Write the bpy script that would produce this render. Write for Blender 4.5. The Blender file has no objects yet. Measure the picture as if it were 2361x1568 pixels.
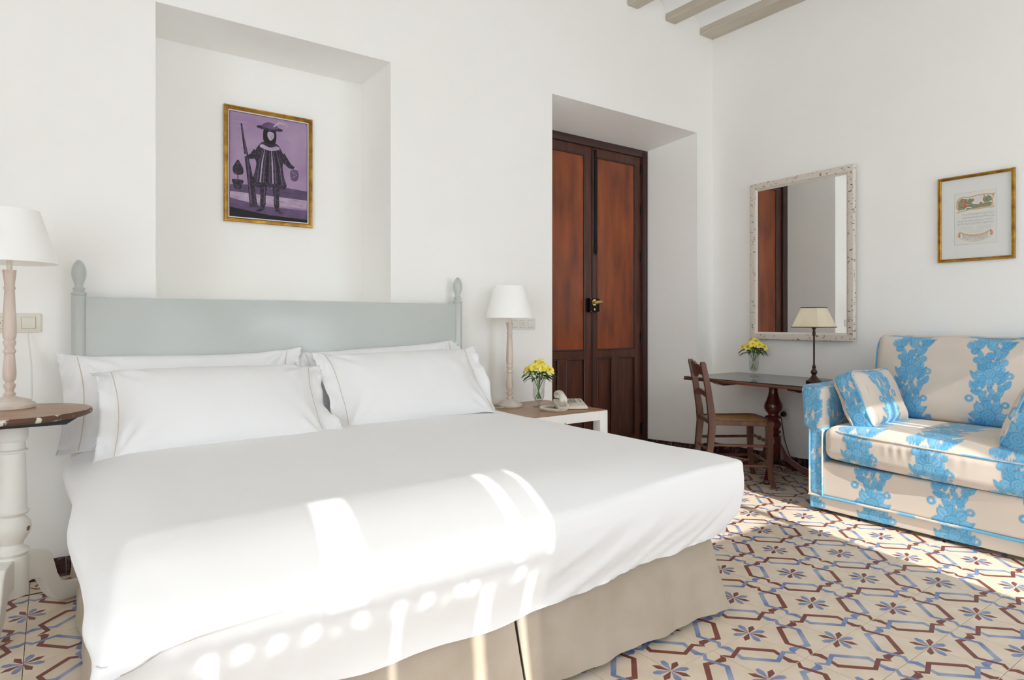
import bpy, bmesh, math, random
import numpy as np
from mathutils import Vector, Matrix

sc = bpy.context.scene
COL = sc.collection
rnd = random.Random(7)
PI = math.pi

# ------------------------------------------------------------------ camera
FOC, CYP, CXP, YAW, EYE = 1469.7, 740.6, 1180.5, 0.6249, 1.0638
cam_d = bpy.data.cameras.new('camera')
cam_d.sensor_fit = 'HORIZONTAL'
cam_d.sensor_width = 36.0
cam_d.lens = 36.0 * FOC / 2361.0
cam_d.shift_y = -(784.0 - CYP) / 2361.0
cam_d.clip_start = 0.02
cam = bpy.data.objects.new('camera', cam_d)
COL.objects.link(cam)
cam.location = (0, 0, EYE)
cam.rotation_euler = (PI / 2, 0, -YAW)
sc.camera = cam

# ------------------------------------------------------------------ world, sun, exposure
world = bpy.data.worlds.new('sky')
sc.world = world
world.use_nodes = True
bg = world.node_tree.nodes['Background']
bg.inputs['Color'].default_value = (0.84, 0.92, 1.0, 1)
bg.inputs['Strength'].default_value = 9.0

SUNDIR = Vector((0.18, 1.0, -0.57)).normalized()
sun_d = bpy.data.lights.new('sun', 'SUN')
sun_d.energy = 10.0
sun_d.angle = math.radians(0.35)
sun_d.color = (1.0, 0.965, 0.91)
sun = bpy.data.objects.new('sun', sun_d)
COL.objects.link(sun)
sun.location = (0, -6, 6)
sun.rotation_euler = SUNDIR.to_track_quat('-Z', 'Y').to_euler()

WALLY, XR, XL, YW = 3.27, 4.38, -3.0, -1.9       # headboard wall, right wall, left wall, window wall
OPENINGS = ((-0.6, 0.56), (2.42, 3.62))          # unseen balcony doors, invented to place the sun patches
HEADZ = 2.79
BOUNCE_OPENING = (1.5, 2.42, 2.18)                       # x range and sill of an unseen opening added for bounce light
SIDEZ = 3.25
SIDE = (-1.75, 0.2)                                # unseen opening added in the left wall to even out the light
for xa, xb in (OPENINGS[0], (1.5, 3.62)):         # sampling portals in the openings
    pd = bpy.data.lights.new('window_portal', 'AREA')
    pd.shape = 'RECTANGLE'
    pd.size = xb - xa
    pd.size_y = HEADZ
    pd.cycles.is_portal = True
    po = bpy.data.objects.new('window_portal', pd)
    COL.objects.link(po)
    po.location = ((xa + xb) / 2, YW - 0.31, HEADZ / 2)
    po.rotation_euler = (PI / 2, 0, 0)

pd = bpy.data.lights.new('window_portal', 'AREA')
pd.shape = 'RECTANGLE'
pd.size = SIDE[1] - SIDE[0]
pd.size_y = SIDEZ
pd.cycles.is_portal = True
po = bpy.data.objects.new('window_portal', pd)
COL.objects.link(po)
po.location = (XL - 0.31, (SIDE[0] + SIDE[1]) / 2, SIDEZ / 2)
po.rotation_euler = (PI / 2, 0, -PI / 2)

sc.view_settings.view_transform = 'Standard'
sc.view_settings.look = 'None'
sc.view_settings.gamma = 1.0
sc.view_settings.use_curve_mapping = False
sc.view_settings.exposure = -0.70
sc.cycles.max_bounces = 10
sc.cycles.diffuse_bounces = 8
sc.cycles.transparent_max_bounces = 10
sc.cycles.glossy_bounces = 4
sc.cycles.use_adaptive_sampling = True
sc.cycles.adaptive_threshold = 0.1
sc.cycles.adaptive_min_samples = 20
sc.cycles.caustics_reflective = False
sc.cycles.caustics_refractive = False

# ------------------------------------------------------------------ helpers
def C(r, g, b):
    def f(c):
        c /= 255.0
        return c / 12.92 if c <= 0.04045 else ((c + 0.055) / 1.055) ** 2.4
    return (f(r), f(g), f(b), 1.0)

def M(name, col, rough=0.6, col2=None, vscale=6.0, stretch=(1, 1, 1), bump=0.0, bscale=120.0, metal=0.0,
      sheen=0.0, spec=0.5, lo=0.35, hi=0.65, detail=4.0, coat=0.0, bstretch=None):
    m = bpy.data.materials.new(name)
    m.use_nodes = True
    nt = m.node_tree
    b = nt.nodes['Principled BSDF']
    b.inputs['Roughness'].default_value = rough
    b.inputs['Metallic'].default_value = metal
    b.inputs['Specular IOR Level'].default_value = spec
    b.inputs['Sheen Weight'].default_value = sheen
    b.inputs['Coat Weight'].default_value = coat
    b.inputs['Coat Roughness'].default_value = 0.12
    b.inputs['Base Color'].default_value = col
    tc = nt.nodes.new('ShaderNodeTexCoord')
    if col2 is not None:
        mp = nt.nodes.new('ShaderNodeMapping')
        mp.inputs['Scale'].default_value = stretch
        nt.links.new(tc.outputs['Object'], mp.inputs['Vector'])
        n = nt.nodes.new('ShaderNodeTexNoise')
        n.inputs['Scale'].default_value = vscale
        n.inputs['Detail'].default_value = detail
        nt.links.new(mp.outputs['Vector'], n.inputs['Vector'])
        mr = nt.nodes.new('ShaderNodeMapRange')
        mr.inputs['From Min'].default_value = lo
        mr.inputs['From Max'].default_value = hi
        nt.links.new(n.outputs['Fac'], mr.inputs['Value'])
        mx = nt.nodes.new('ShaderNodeMix')
        mx.data_type = 'RGBA'
        mx.inputs['A'].default_value = col
        mx.inputs['B'].default_value = col2
        nt.links.new(mr.outputs['Result'], mx.inputs['Factor'])
        nt.links.new(mx.outputs['Result'], b.inputs['Base Color'])
    if bump > 0:
        mp2 = nt.nodes.new('ShaderNodeMapping')
        mp2.inputs['Scale'].default_value = bstretch or stretch
        nt.links.new(tc.outputs['Object'], mp2.inputs['Vector'])
        n2 = nt.nodes.new('ShaderNodeTexNoise')
        n2.inputs['Scale'].default_value = bscale
        n2.inputs['Detail'].default_value = 3.0
        nt.links.new(mp2.outputs['Vector'], n2.inputs['Vector'])
        bp = nt.nodes.new('ShaderNodeBump')
        bp.inputs['Strength'].default_value = bump
        bp.inputs['Distance'].default_value = 0.002
        nt.links.new(n2.outputs['Fac'], bp.inputs['Height'])
        nt.links.new(bp.outputs['Normal'], b.inputs['Normal'])
    return m

def attr_mat(name, rough, sheen=0.0, bump=0.0, bscale=900.0):
    """colour read from the mesh's own 'fabric' colour attribute (woven pattern)"""
    m = M(name, (1, 1, 1, 1), rough, bump=bump, bscale=bscale, sheen=sheen, spec=0.2)
    nt = m.node_tree
    a = nt.nodes.new('ShaderNodeVertexColor')
    a.layer_name = 'fabric'
    nt.links.new(a.outputs['Color'], nt.nodes['Principled BSDF'].inputs['Base Color'])
    return m

def glass_mat(name, tint, gloss=1.0):
    m = bpy.data.materials.new(name)
    m.use_nodes = True
    nt = m.node_tree
    nt.nodes.remove(nt.nodes['Principled BSDF'])
    out = nt.nodes['Material Output']
    t = nt.nodes.new('ShaderNodeBsdfTransparent')
    t.inputs['Color'].default_value = tint
    g = nt.nodes.new('ShaderNodeBsdfGlossy')
    g.inputs['Roughness'].default_value = 0.03
    f = nt.nodes.new('ShaderNodeLayerWeight')          # facing term -> Schlick reflectance
    f.inputs['Blend'].default_value = 0.5
    pw = nt.nodes.new('ShaderNodeMath'); pw.operation = 'POWER'; pw.inputs[1].default_value = 5.0
    mu = nt.nodes.new('ShaderNodeMath'); mu.operation = 'MULTIPLY_ADD'
    mu.inputs[1].default_value = gloss; mu.inputs[2].default_value = 0.05; mu.use_clamp = True
    mx = nt.nodes.new('ShaderNodeMixShader')
    nt.links.new(f.outputs['Facing'], pw.inputs[0])
    nt.links.new(pw.outputs[0], mu.inputs[0])
    nt.links.new(mu.outputs[0], mx.inputs['Fac'])
    nt.links.new(t.outputs[0], mx.inputs[1])
    nt.links.new(g.outputs[0], mx.inputs[2])
    nt.links.new(mx.outputs[0], out.inputs['Surface'])
    return m

def sheer_mat(name, col, trans):
    m = bpy.data.materials.new(name)
    m.use_nodes = True
    nt = m.node_tree
    nt.nodes.remove(nt.nodes['Principled BSDF'])
    out = nt.nodes['Material Output']
    t = nt.nodes.new('ShaderNodeBsdfTransparent')
    d = nt.nodes.new('ShaderNodeBsdfTranslucent')
    d.inputs['Color'].default_value = col
    mx = nt.nodes.new('ShaderNodeMixShader')
    mx.inputs['Fac'].default_value = trans
    nt.links.new(d.outputs[0], mx.inputs[1])
    nt.links.new(t.outputs[0], mx.inputs[2])
    nt.links.new(mx.outputs[0], out.inputs['Surface'])
    return m

class MB:
    def __init__(s):
        s.v, s.f, s.m = [], [], []
    def add(s, vs, fs, mi=0):
        o = len(s.v)
        s.v.extend([tuple(map(float, p)) for p in vs])
        s.f.extend([tuple(i + o for i in f) for f in fs])
        s.m.extend([mi] * len(fs))
        return s
    def box(s, x0, x1, y0, y1, z0, z1, bev=0.0, mi=0, seg=2):
        bm = bmesh.new()
        vs = [bm.verts.new(p) for p in ((x0, y0, z0), (x1, y0, z0), (x1, y1, z0), (x0, y1, z0),
                                        (x0, y0, z1), (x1, y0, z1), (x1, y1, z1), (x0, y1, z1))]
        for f in ((0, 3, 2, 1), (4, 5, 6, 7), (0, 1, 5, 4), (1, 2, 6, 5), (2, 3, 7, 6), (3, 0, 4, 7)):
            bm.faces.new([vs[i] for i in f])
        if bev > 0:
            bmesh.ops.bevel(bm, geom=bm.edges[:], offset=bev, segments=seg, profile=0.5, affect='EDGES')
        s.from_bm(bm, mi)
        return s
    def from_bm(s, bm, mi=0):
        bm.verts.index_update()
        s.add([v.co[:] for v in bm.verts], [[v.index for v in f.verts] for f in bm.faces], mi)
        bm.free()
    def hexa(s, pts, mi=0):
        """8 points: bottom ring then top ring (counter-clockwise seen from above)"""
        return s.add(pts, ((0, 3, 2, 1), (4, 5, 6, 7), (0, 1, 5, 4), (1, 2, 6, 5), (2, 3, 7, 6), (3, 0, 4, 7)), mi)
    def lathe(s, prof, cx=0, cy=0, n=32, mi=0, caps=True):
        vs, fs = [], []
        for r, z in prof:
            for k in range(n):
                a = 2 * PI * k / n
                vs.append((cx + r * math.cos(a), cy + r * math.sin(a), z))
        for i in range(len(prof) - 1):
            for k in range(n):
                k2 = (k + 1) % n
                fs.append((i * n + k, i * n + k2, (i + 1) * n + k2, (i + 1) * n + k))
        if caps:
            if prof[0][0] > 1e-5: fs.append(tuple(range(n))[::-1])
            if prof[-1][0] > 1e-5: fs.append(tuple((len(prof) - 1) * n + k for k in range(n)))
        return s.add(vs, fs, mi)
    def tube(s, pts, rad, n=8, mi=0, closed=False, squash=1.0):
        P = [Vector(p) for p in pts]
        R = rad if isinstance(rad, (list, tuple)) else [rad] * len(P)
        vs, fs = [], []
        N = len(P)
        prev = None
        for i, p in enumerate(P):
            if closed:
                t = P[(i + 1) % N] - P[i - 1]
            else:
                t = P[min(i + 1, N - 1)] - P[max(i - 1, 0)]
            t.normalize()
            if prev is None:
                up = Vector((0, 0, 1)) if abs(t.z) < 0.9 else Vector((1, 0, 0))
                a = t.cross(up).normalized()
            else:
                a = (prev - t * prev.dot(t)).normalized()
            prev = a
            b = t.cross(a)
            for k in range(n):
                an = 2 * PI * k / n
                vs.append(p + (a * math.cos(an) + b * math.sin(an) * squash) * R[i])
        lim = N if closed else N - 1
        for i in range(lim):
            j = (i + 1) % N
            for k in range(n):
                k2 = (k + 1) % n
                fs.append((i * n + k, i * n + k2, j * n + k2, j * n + k))
        if not closed:
            fs.append(tuple(range(n))[::-1])
            fs.append(tuple((N - 1) * n + k for k in range(n)))
        return s.add(vs, fs, mi)
    def prism(s, poly, fn, d0, d1, mi=0):
        """poly: 2-D outline; fn(a,b,d) -> 3-D point"""
        n = len(poly)
        vs = [fn(a, b, d0) for a, b in poly] + [fn(a, b, d1) for a, b in poly]
        fs = [tuple(range(n))[::-1], tuple(range(n, 2 * n))]
        for i in range(n):
            j = (i + 1) % n
            fs.append((i, j, n + j, n + i))
        return s.add(vs, fs, mi)
    def grid(s, P, mi=0):
        P = np.asarray(P)
        n, m = P.shape[:2]
        vs = P.reshape(-1, 3)
        fs = [(i * m + j, i * m + j + 1, (i + 1) * m + j + 1, (i + 1) * m + j) for i in range(n - 1) for j in range(m - 1)]
        return s.add(vs, fs, mi)

def wloc(o):
    l = Vector((0, 0, 0))
    while o is not None:
        l += o.location
        o = o.parent
    return l

def obj(name, mb, mats, parent=None, world=True, sharp=0.6, normals=True):
    """link ONE mesh object; with world=True the builder's points are world coordinates"""
    me = bpy.data.meshes.new(name)
    off = wloc(parent) if (world and parent is not None) else Vector((0, 0, 0))
    me.from_pydata([(v[0] - off.x, v[1] - off.y, v[2] - off.z) for v in mb.v], [], mb.f)
    if not isinstance(mats, (list, tuple)): mats = [mats]
    for m in mats: me.materials.append(m)
    if len(mats) > 1: me.polygons.foreach_set('material_index', mb.m)
    if normals:
        bm = bmesh.new(); bm.from_mesh(me)
        bmesh.ops.recalc_face_normals(bm, faces=bm.faces[:])
        bm.to_mesh(me); bm.free()
    me.polygons.foreach_set('use_smooth', [True] * len(me.polygons))
    if sharp is not None: me.set_sharp_from_angle(angle=sharp)
    me.update()
    o = bpy.data.objects.new(name, me)
    COL.objects.link(o)
    o.parent = parent
    return o

def tag(o, label=None, cat=None, group=None, kind=None):
    if label: o['label'] = label
    if cat: o['category'] = cat
    if group: o['group'] = group
    if kind: o['kind'] = kind
    return o

def thing(name, label, cat, loc=(0, 0, 0), group=None, rotz=0.0):
    o = bpy.data.objects.new(name, None)
    COL.objects.link(o)
    o.location = loc
    o.rotation_euler = (0, 0, rotz)
    o.empty_display_size = 0.05
    return tag(o, label, cat, group)

def link_copy(src, parent, loc=None, rot=None):
    c = src.copy()
    COL.objects.link(c)
    c.parent = parent
    if loc is not None: c.location = loc
    if rot is not None: c.rotation_euler = rot
    return c

def copy_tree(o, parent=None):
    c = o.copy()
    COL.objects.link(c)
    c.parent = parent
    for ch in list(o.children):
        copy_tree(ch, c)
    return c

# rounded box as a dense surface grid, welded; numpy points (N,3) and quad faces
def rounded_box(half, r, step, squash=None):
    hx, hy, hz = half
    r = min(r, hx, hy, hz) * 0.999
    pts, quads = [], []
    off = 0
    def axis(h):
        n = max(4, int(round(2 * h / step)))
        flat = np.linspace(-(h - r), h - r, max(2, n - 5)) if h > r else np.array([0.0])
        arc = np.linspace(0, PI / 4, 5)[1:]
        rim = (h - r) + r * np.tan(arc)
        rim = np.minimum(rim, h)
        return np.concatenate([-rim[::-1], flat, rim])
    ax = [axis(hx), axis(hy), axis(hz)]
    for d in range(3):
        a, b = (d + 1) % 3, (d + 2) % 3
        A, B = np.meshgrid(ax[a], ax[b], indexing='ij')
        for sgn in (-1, 1):
            P = np.zeros(A.shape + (3,))
            P[..., a] = A; P[..., b] = B; P[..., d] = sgn * half[d]
            n, m = A.shape
            idx = np.arange(n * m).reshape(n, m) + off
            q = np.stack([idx[:-1, :-1], idx[1:, :-1], idx[1:, 1:], idx[:-1, 1:]], -1).reshape(-1, 4)
            if sgn < 0: q = q[:, ::-1]
            quads.append(q); pts.append(P.reshape(-1, 3)); off += n * m
    P = np.concatenate(pts); Q = np.concatenate(quads)
    core = np.clip(P, [-(h - r) for h in half], [h - r for h in half])
    d = P - core
    L = np.linalg.norm(d, axis=1, keepdims=True)
    P = core + d / np.maximum(L, 1e-9) * r
    key = np.round(P * 1e5).astype(np.int64)
    _, first, inv = np.unique(key, axis=0, return_index=True, return_inverse=True)
    inv = inv.reshape(-1)
    P = P[first]; Q = inv[Q]
    ok = np.array([len(set(q)) >= 3 for q in Q.tolist()])
    return P, Q[ok]

def np_obj(name, P, Q, mats, parent=None, colour=None, off=None):
    me = bpy.data.meshes.new(name)
    if off is None: off = np.array(wloc(parent)) if parent is not None else np.zeros(3)
    fs = []
    for q in Q.tolist():
        f = []
        for i in q:
            if not f or (i != f[-1] and i != f[0]): f.append(i)
        fs.append(f)
    me.from_pydata((P - off).tolist(), [], fs)
    if not isinstance(mats, (list, tuple)): mats = [mats]
    for m in mats: me.materials.append(m)
    me.polygons.foreach_set('use_smooth', [True] * len(me.polygons))
    if colour is not None:
        ca = me.color_attributes.new('fabric', 'FLOAT_COLOR', 'POINT')
        ca.data.foreach_set('color', np.concatenate([colour, np.ones((len(colour), 1))], 1).astype(np.float32).ravel())
    me.update()
    o = bpy.data.objects.new(name, me)
    COL.objects.link(o)
    o.parent = parent
    return o

def vnoise(x, y, seed=0):
    """smooth pseudo noise from a few rotated sines, numpy"""
    r = np.random.RandomState(seed)
    s = np.zeros_like(x)
    for k in range(6):
        a = r.uniform(0, 2 * PI); f = r.uniform(0.6, 1.6); p = r.uniform(0, 2 * PI)
        s = s + np.sin((x * math.cos(a) + y * math.sin(a)) * f + p)
    return s / 6.0

# ------------------------------------------------------------------ materials
m_wall = M('wall_plaster', C(248, 247, 243), 0.9, C(250, 249, 246), 1.5, bump=0.10, bscale=35, spec=0.2)
m_vault = M('vault_plaster', C(249, 249, 249), 0.9, bump=0.1, bscale=25, spec=0.2)
m_beam = M('beam_paint', C(205, 197, 183), 0.75, C(188, 179, 163), 5, (1, 0.15, 1), bump=0.3, bscale=20, bstretch=(6, 0.4, 6))
m_grout = M('grout', C(70, 60, 50), 0.95)
m_tile = M('tile_cream', C(224, 207, 184), 0.42, C(234, 219, 199), 9, bump=0.05, bscale=300)
m_tred = M('tile_red', C(122, 62, 54), 0.42, C(136, 76, 66), 20)
m_tblue = M('tile_blue', C(112, 134, 182), 0.42, C(184, 190, 198), 9, lo=0.42, hi=0.78)
m_tblack = M('tile_black', C(38, 36, 36), 0.4)
m_base = M('baseboard_marble', C(58, 28, 30), 0.18, C(132, 108, 112), 30, lo=0.52, hi=0.72, detail=8)
m_basegrout = M('baseboard_grout', C(176, 166, 158), 0.9)
m_door = M('door_panel_wood', C(160, 80, 36), 0.34, C(108, 50, 27), 3, (4, 4, 0.8), bump=0.05, bscale=60, bstretch=(8, 8, 0.4), lo=0.3, hi=0.7)
m_doord = M('door_frame_wood', C(98, 54, 36), 0.4, C(70, 38, 29), 5, (6, 6, 0.6), bump=0.06, bscale=60, bstretch=(8, 8, 0.4))
m_doork = M('door_moulding', C(64, 39, 35), 0.35)
m_iron = M('black_iron', C(26, 24, 22), 0.45, metal=0.6)
m_brass = M('brass', C(214, 184, 116), 0.25, metal=1.0)
m_head = M('headboard_paint', C(190, 195, 191), 0.28, C(194, 199, 195), 3, coat=0.3)
m_cotton = M('white_cotton', C(244, 244, 244), 0.85, bump=0.05, bscale=900, sheen=0.15, spec=0.2)
m_pill = M('pillow_cotton', C(243, 243, 243), 0.85, bump=0.05, bscale=900, sheen=0.15, spec=0.2)
m_tan = M('tan_stitching', C(212, 192, 166), 0.8)
m_skirt = M('skirt_linen', C(178, 165, 148), 0.95, C(188, 176, 160), 7, bump=0.25, bscale=700, spec=0.1)
m_shade = M('lamp_shade_cotton', C(253, 252, 249), 0.9, bump=0.06, bscale=500, spec=0.1)
m_wash = M('washed_wood', C(224, 209, 197), 0.7, C(205, 185, 171), 14, (3, 3, 0.3), bump=0.1, bscale=90, bstretch=(6, 6, 0.4))
m_washl = M('washed_base', C(226, 216, 206), 0.7, C(212, 198, 186), 10, (2, 2, 1))
m_sock = M('lamp_socket', C(236, 230, 214), 0.5)
m_cordw = M('white_cord', C(228, 224, 216), 0.6)
m_wtop = M('worn_brown_top', C(158, 120, 92), 0.36, C(178, 146, 118), 5, (1, 3, 1), bump=0.1, bscale=60)
m_chip = M('chipped_brown_edge', C(92, 62, 44), 0.55, C(224, 214, 198), 30, lo=0.56, hi=0.6, detail=6)
m_wpaint = M('chipped_white_paint', C(240, 238, 231), 0.55, C(120, 84, 62), 17, lo=0.70, hi=0.72, detail=6, bump=0.15, bscale=25)
m_wpaint2 = M('white_gloss_paint', C(242, 241, 238), 0.4, C(150, 110, 86), 19, lo=0.76, hi=0.78, detail=5)
m_dblock = M('dark_underblock', C(34, 36, 38), 0.5)
m_plate = M('switch_plate', C(228, 223, 208), 0.35, coat=0.2)
m_platew = M('switch_plate_white', C(232, 230, 224), 0.35, coat=0.2)
m_plated = M('switch_gap', C(188, 180, 160), 0.5)
m_black = M('black_plastic', C(22, 22, 22), 0.45)
m_gold = M('gilt_frame', C(196, 150, 66), 0.34, C(150, 104, 40), 22, (1, 1, 1), metal=0.75, bump=0.15, bscale=80)
m_goldd = M('gilt_recess', C(122, 82, 34), 0.5, metal=0.5)
m_matw = M('mat_board', C(226, 226, 222), 0.85)
m_paper = M('print_paper', C(222, 222, 216), 0.85)
m_mirfr = M('distressed_frame', C(224, 215, 204), 0.7, C(134, 106, 92), 55, (1, 0.7, 1.3), lo=0.59, hi=0.66, detail=6, bump=0.3, bscale=60)
m_mirin = M('mirror_slip', C(232, 226, 214), 0.6)
m_mirror = M('mirror_silver', (0.92, 0.93, 0.92, 1), 0.01, metal=1.0)
m_mahog = M('mahogany', C(98, 38, 30), 0.2, C(74, 26, 22), 6, (2, 2, 0.6), coat=0.5)
m_mahogt = M('mahogany_top', C(122, 58, 36), 0.3, C(96, 42, 26), 5, (3, 0.5, 1), coat=0.3)
m_glasst = glass_mat('desk_glass', (0.80, 0.84, 0.80, 1), 1.0)
m_glasse = M('desk_glass_edge', C(38, 46, 42), 0.2)
m_chair = M('chair_wood', C(112, 72, 54), 0.36, C(88, 54, 42), 8, (3, 3, 0.4), coat=0.15)
m_cane = M('cane', C(232, 190, 130), 0.55, C(212, 164, 106), 40)
m_caneb = M('cane_shadow', C(206, 156, 100), 0.8)
m_lampb = M('bronze_lamp', C(64, 40, 32), 0.35, C(46, 28, 22), 20, metal=0.25)
m_parch = M('parchment_shade', C(232, 222, 198), 0.85, C(222, 208, 178), 6, spec=0.15)
m_trimb = M('shade_trim', C(28, 24, 22), 0.6)
m_glass = glass_mat('vase_glass', (0.95, 0.955, 0.95, 1), 0.9)
m_water = glass_mat('vase_water', (0.97, 0.975, 0.965, 1), 0.5)
m_stem = M('flower_stem_green', C(104, 146, 62), 0.5)
m_leaf = M('leaf_green', C(48, 84, 30), 0.45, C(84, 124, 46), 30)
m_petal = M('petal_yellow', C(248, 226, 42), 0.55, C(250, 240, 130), 45, sheen=0.1)
m_pist = M('stamen', C(170, 110, 30), 0.6)
m_phone = M('phone_plastic', C(226, 219, 203), 0.38)
m_phone2 = M('phone_handset', C(232, 227, 214), 0.32)
m_key = M('phone_key', C(150, 144, 134), 0.5)
m_fabric = attr_mat('damask_fabric', 0.85, sheen=0.25, bump=0.12, bscale=700)
m_pipb = M('blue_piping', C(116, 182, 220), 0.85, C(214, 202, 186), 7, lo=0.47, hi=0.53)
m_pipk = M('beige_piping', C(196, 182, 162), 0.85, C(170, 152, 130), 9)
m_sheer = sheer_mat('invented_sheer', (0.34, 0.34, 0.335, 1), 0.13)
m_sheer2 = sheer_mat('dense_sheer_curtain', (0.30, 0.295, 0.29, 1), 0.10)
m_sheerb = sheer_mat('side_sheer', (0.6, 0.6, 0.58, 1), 0.26)
m_render = M('outside_render', C(226, 220, 206), 0.9)

# ================================================================== THE ROOM
ZC = 3.62
# ---- headboard wall with niche and door recess (real depth, real reveals)
NX0, NX1, NZ0, NZ1, NY = 0.378, 1.527, 1.172, 2.505, 3.687
RX0, RX1, RZ = 2.687, 4.185, 2.572
FX0, FX1, FZ, FY = 2.830, 4.064, 2.492, 3.68     # door frame at the back of the splayed recess
w = MB()
YB = 4.05
w.box(XL - 0.3, NX0, WALLY, YB, 0, ZC)
w.box(NX0, NX1, WALLY, YB, 0, NZ0)
w.box(NX0, NX1, WALLY, YB, NZ1, ZC)
w.box(NX0, NX1, NY, YB, NZ0, NZ1)
Y2 = 3.76
q_ = (Y2 - WALLY) / (FY - WALLY)
xl2, xr2, zt2 = RX0 + (FX0 - RX0) * q_, RX1 + (FX1 - RX1) * q_, RZ + (FZ - RZ) * q_
w.hexa([(NX1, WALLY, 0), (RX0, WALLY, 0), (xl2, Y2, 0), (NX1, Y2, 0), (NX1, WALLY, ZC), (RX0, WALLY, ZC), (xl2, Y2, ZC), (NX1, Y2, ZC)])
w.hexa([(RX0, WALLY, RZ), (RX1, WALLY, RZ), (RX1, Y2, zt2), (RX0, Y2, zt2), (RX0, WALLY, ZC), (RX1, WALLY, ZC), (RX1, Y2, ZC), (RX0, Y2, ZC)])
w.hexa([(RX1, WALLY, 0), (XR + .3, WALLY, 0), (XR + .3, Y2, 0), (xr2, Y2, 0), (RX1, WALLY, ZC), (XR + .3, WALLY, ZC), (XR + .3, Y2, ZC), (xr2, Y2, ZC)])
tag(obj('wall_headboard', w, m_wall), kind='structure')
w = MB(); w.box(XR, XR + 0.3, YW - 0.3, WALLY, 0, ZC)
tag(obj('wall_right', w, m_wall), kind='structure')
w = MB(); w.box(XL - 0.3, XL, YW - 0.3, SIDE[0], 0, ZC); w.box(XL - 0.3, XL, SIDE[1], WALLY, 0, ZC); w.box(XL - 0.3, XL, SIDE[0], SIDE[1], SIDEZ, ZC)
tag(obj('wall_left', w, m_wall), kind='structure')
# ---- wall behind the camera with two balcony-door openings
w = MB()
xs = [XL] + [v for o in OPENINGS for v in o] + [XR]
for i in range(0, len(xs), 2):
    if i == 2:                                     # between the doors: solid below, a high opening added to bounce sun into the recess
        w.box(xs[i], BOUNCE_OPENING[0], YW - 0.3, YW, 0, ZC)
        w.box(BOUNCE_OPENING[0], xs[i + 1], YW - 0.3, YW, 0, BOUNCE_OPENING[2]); w.box(BOUNCE_OPENING[0], xs[i + 1], YW - 0.3, YW, HEADZ, ZC)
    else:
        w.box(xs[i], xs[i + 1], YW - 0.3, YW, 0, ZC)
for xa, xb in OPENINGS:
    w.box(xa, xb, YW - 0.3, YW, HEADZ, ZC)
tag(obj('wall_window', w, m_wall), kind='structure')

# ---- ceiling: painted joists with small plaster vaults between
w = MB(); w.box(XL - 0.3, XR + 0.3, YW - 0.3, YB, ZC, ZC + 0.1)
ceiling = tag(obj('ceiling', w, m_vault), kind='structure')
BZ0, BZ1 = 3.362, 3.445
beams = [(4.215, 4.38)]
x = 3.806
while x > XL:
    beams.append((x, x + 0.112)); x -= 0.415
for (a, b) in beams:
    w = MB(); w.box(a, b, YW, WALLY, BZ0, BZ1, 0.006, seg=1)
    obj('beam', w, m_beam, ceiling)
edges = sorted(beams)
spans = [(XL - 0.05, edges[0][0])] + [(edges[i][1], edges[i + 1][0]) for i in range(len(edges) - 1)]
for a, b in spans:
    n = 14
    ins, outs = [], []
    for k in range(n + 1):
        t = k / n
        xx = a - 0.01 + (b - a + 0.02) * t
        zz = 3.385 + 0.135 * math.sqrt(max(0, 1 - (2 * t - 1) ** 2))
        ins.append((xx, zz)); outs.append((xx, ZC - 0.001))
    w = MB()
    w.prism(ins + outs[::-1], lambda p, q, d: (p, d, q), YW, WALLY - 0.0005)
    obj('vault', w, m_vault, ceiling, sharp=0.5)

# ---- floor: cement tiles, each one a piece
TS = 0.2
TX0, TY0 = 1.927, 1.290
w = MB(); w.box(XL - 0.3, XR + 0.3, YW - 0.3, YB, -0.06, -0.005)
floor = tag(obj('floor', w, m_grout), kind='structure')

def petal(cx, cy, ang, blunt):
    ax = (math.cos(ang), math.sin(ang)); pr = (-ax[1], ax[0])
    prof = [(0.022, 0.007), (0.205, 0.058), (0.290, 0.030)] if blunt else [(0.022, 0.007), (0.205, 0.054), (0.305, 0.0)]
    L = [(r, h) for r, h in prof]; R = [(r, -h) for r, h in reversed(prof) if h > 0]
    return [(cx + ax[0] * r + pr[0] * h, cy + ax[1] * r + pr[1] * h) for r, h in L + R]

def tile_pattern():
    """polygons in tile units (u right, v down): list of (points, material, level)"""
    out = []
    d = math.radians
    out.append((petal(0, 0, d(22.5), True), 2, 1)); out.append((petal(0, 0, d(67.5), False), 1, 1))
    out.append((petal(1, 1, d(202.5), True), 2, 1)); out.append((petal(1, 1, d(247.5), False), 1, 1))
    a = [(1.0, 0.150), (0.93, 0.207), (0.79, 0.212), (0.565, 0.148), (0.16, 0.56), (0.265, 0.888), (0.163, 1.0)]
    b = [(1.0, 0.262), (0.918, 0.328), (0.775, 0.292), (0.60, 0.242), (0.245, 0.592), (0.345, 0.908), (0.245, 1.0)]
    for i in range(len(a) - 1):
        out.append(([a[i], a[i + 1], b[i + 1], b[i]], 1, 1))
        r = lambda p: (1 - p[0], 1 - p[1])
        out.append(([r(a[i]), r(a[i + 1]), r(b[i + 1]), r(b[i])], 2, 2))
    out.append(([a[4], a[5], b[5], b[4]], 1, 3))
    return out

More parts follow.
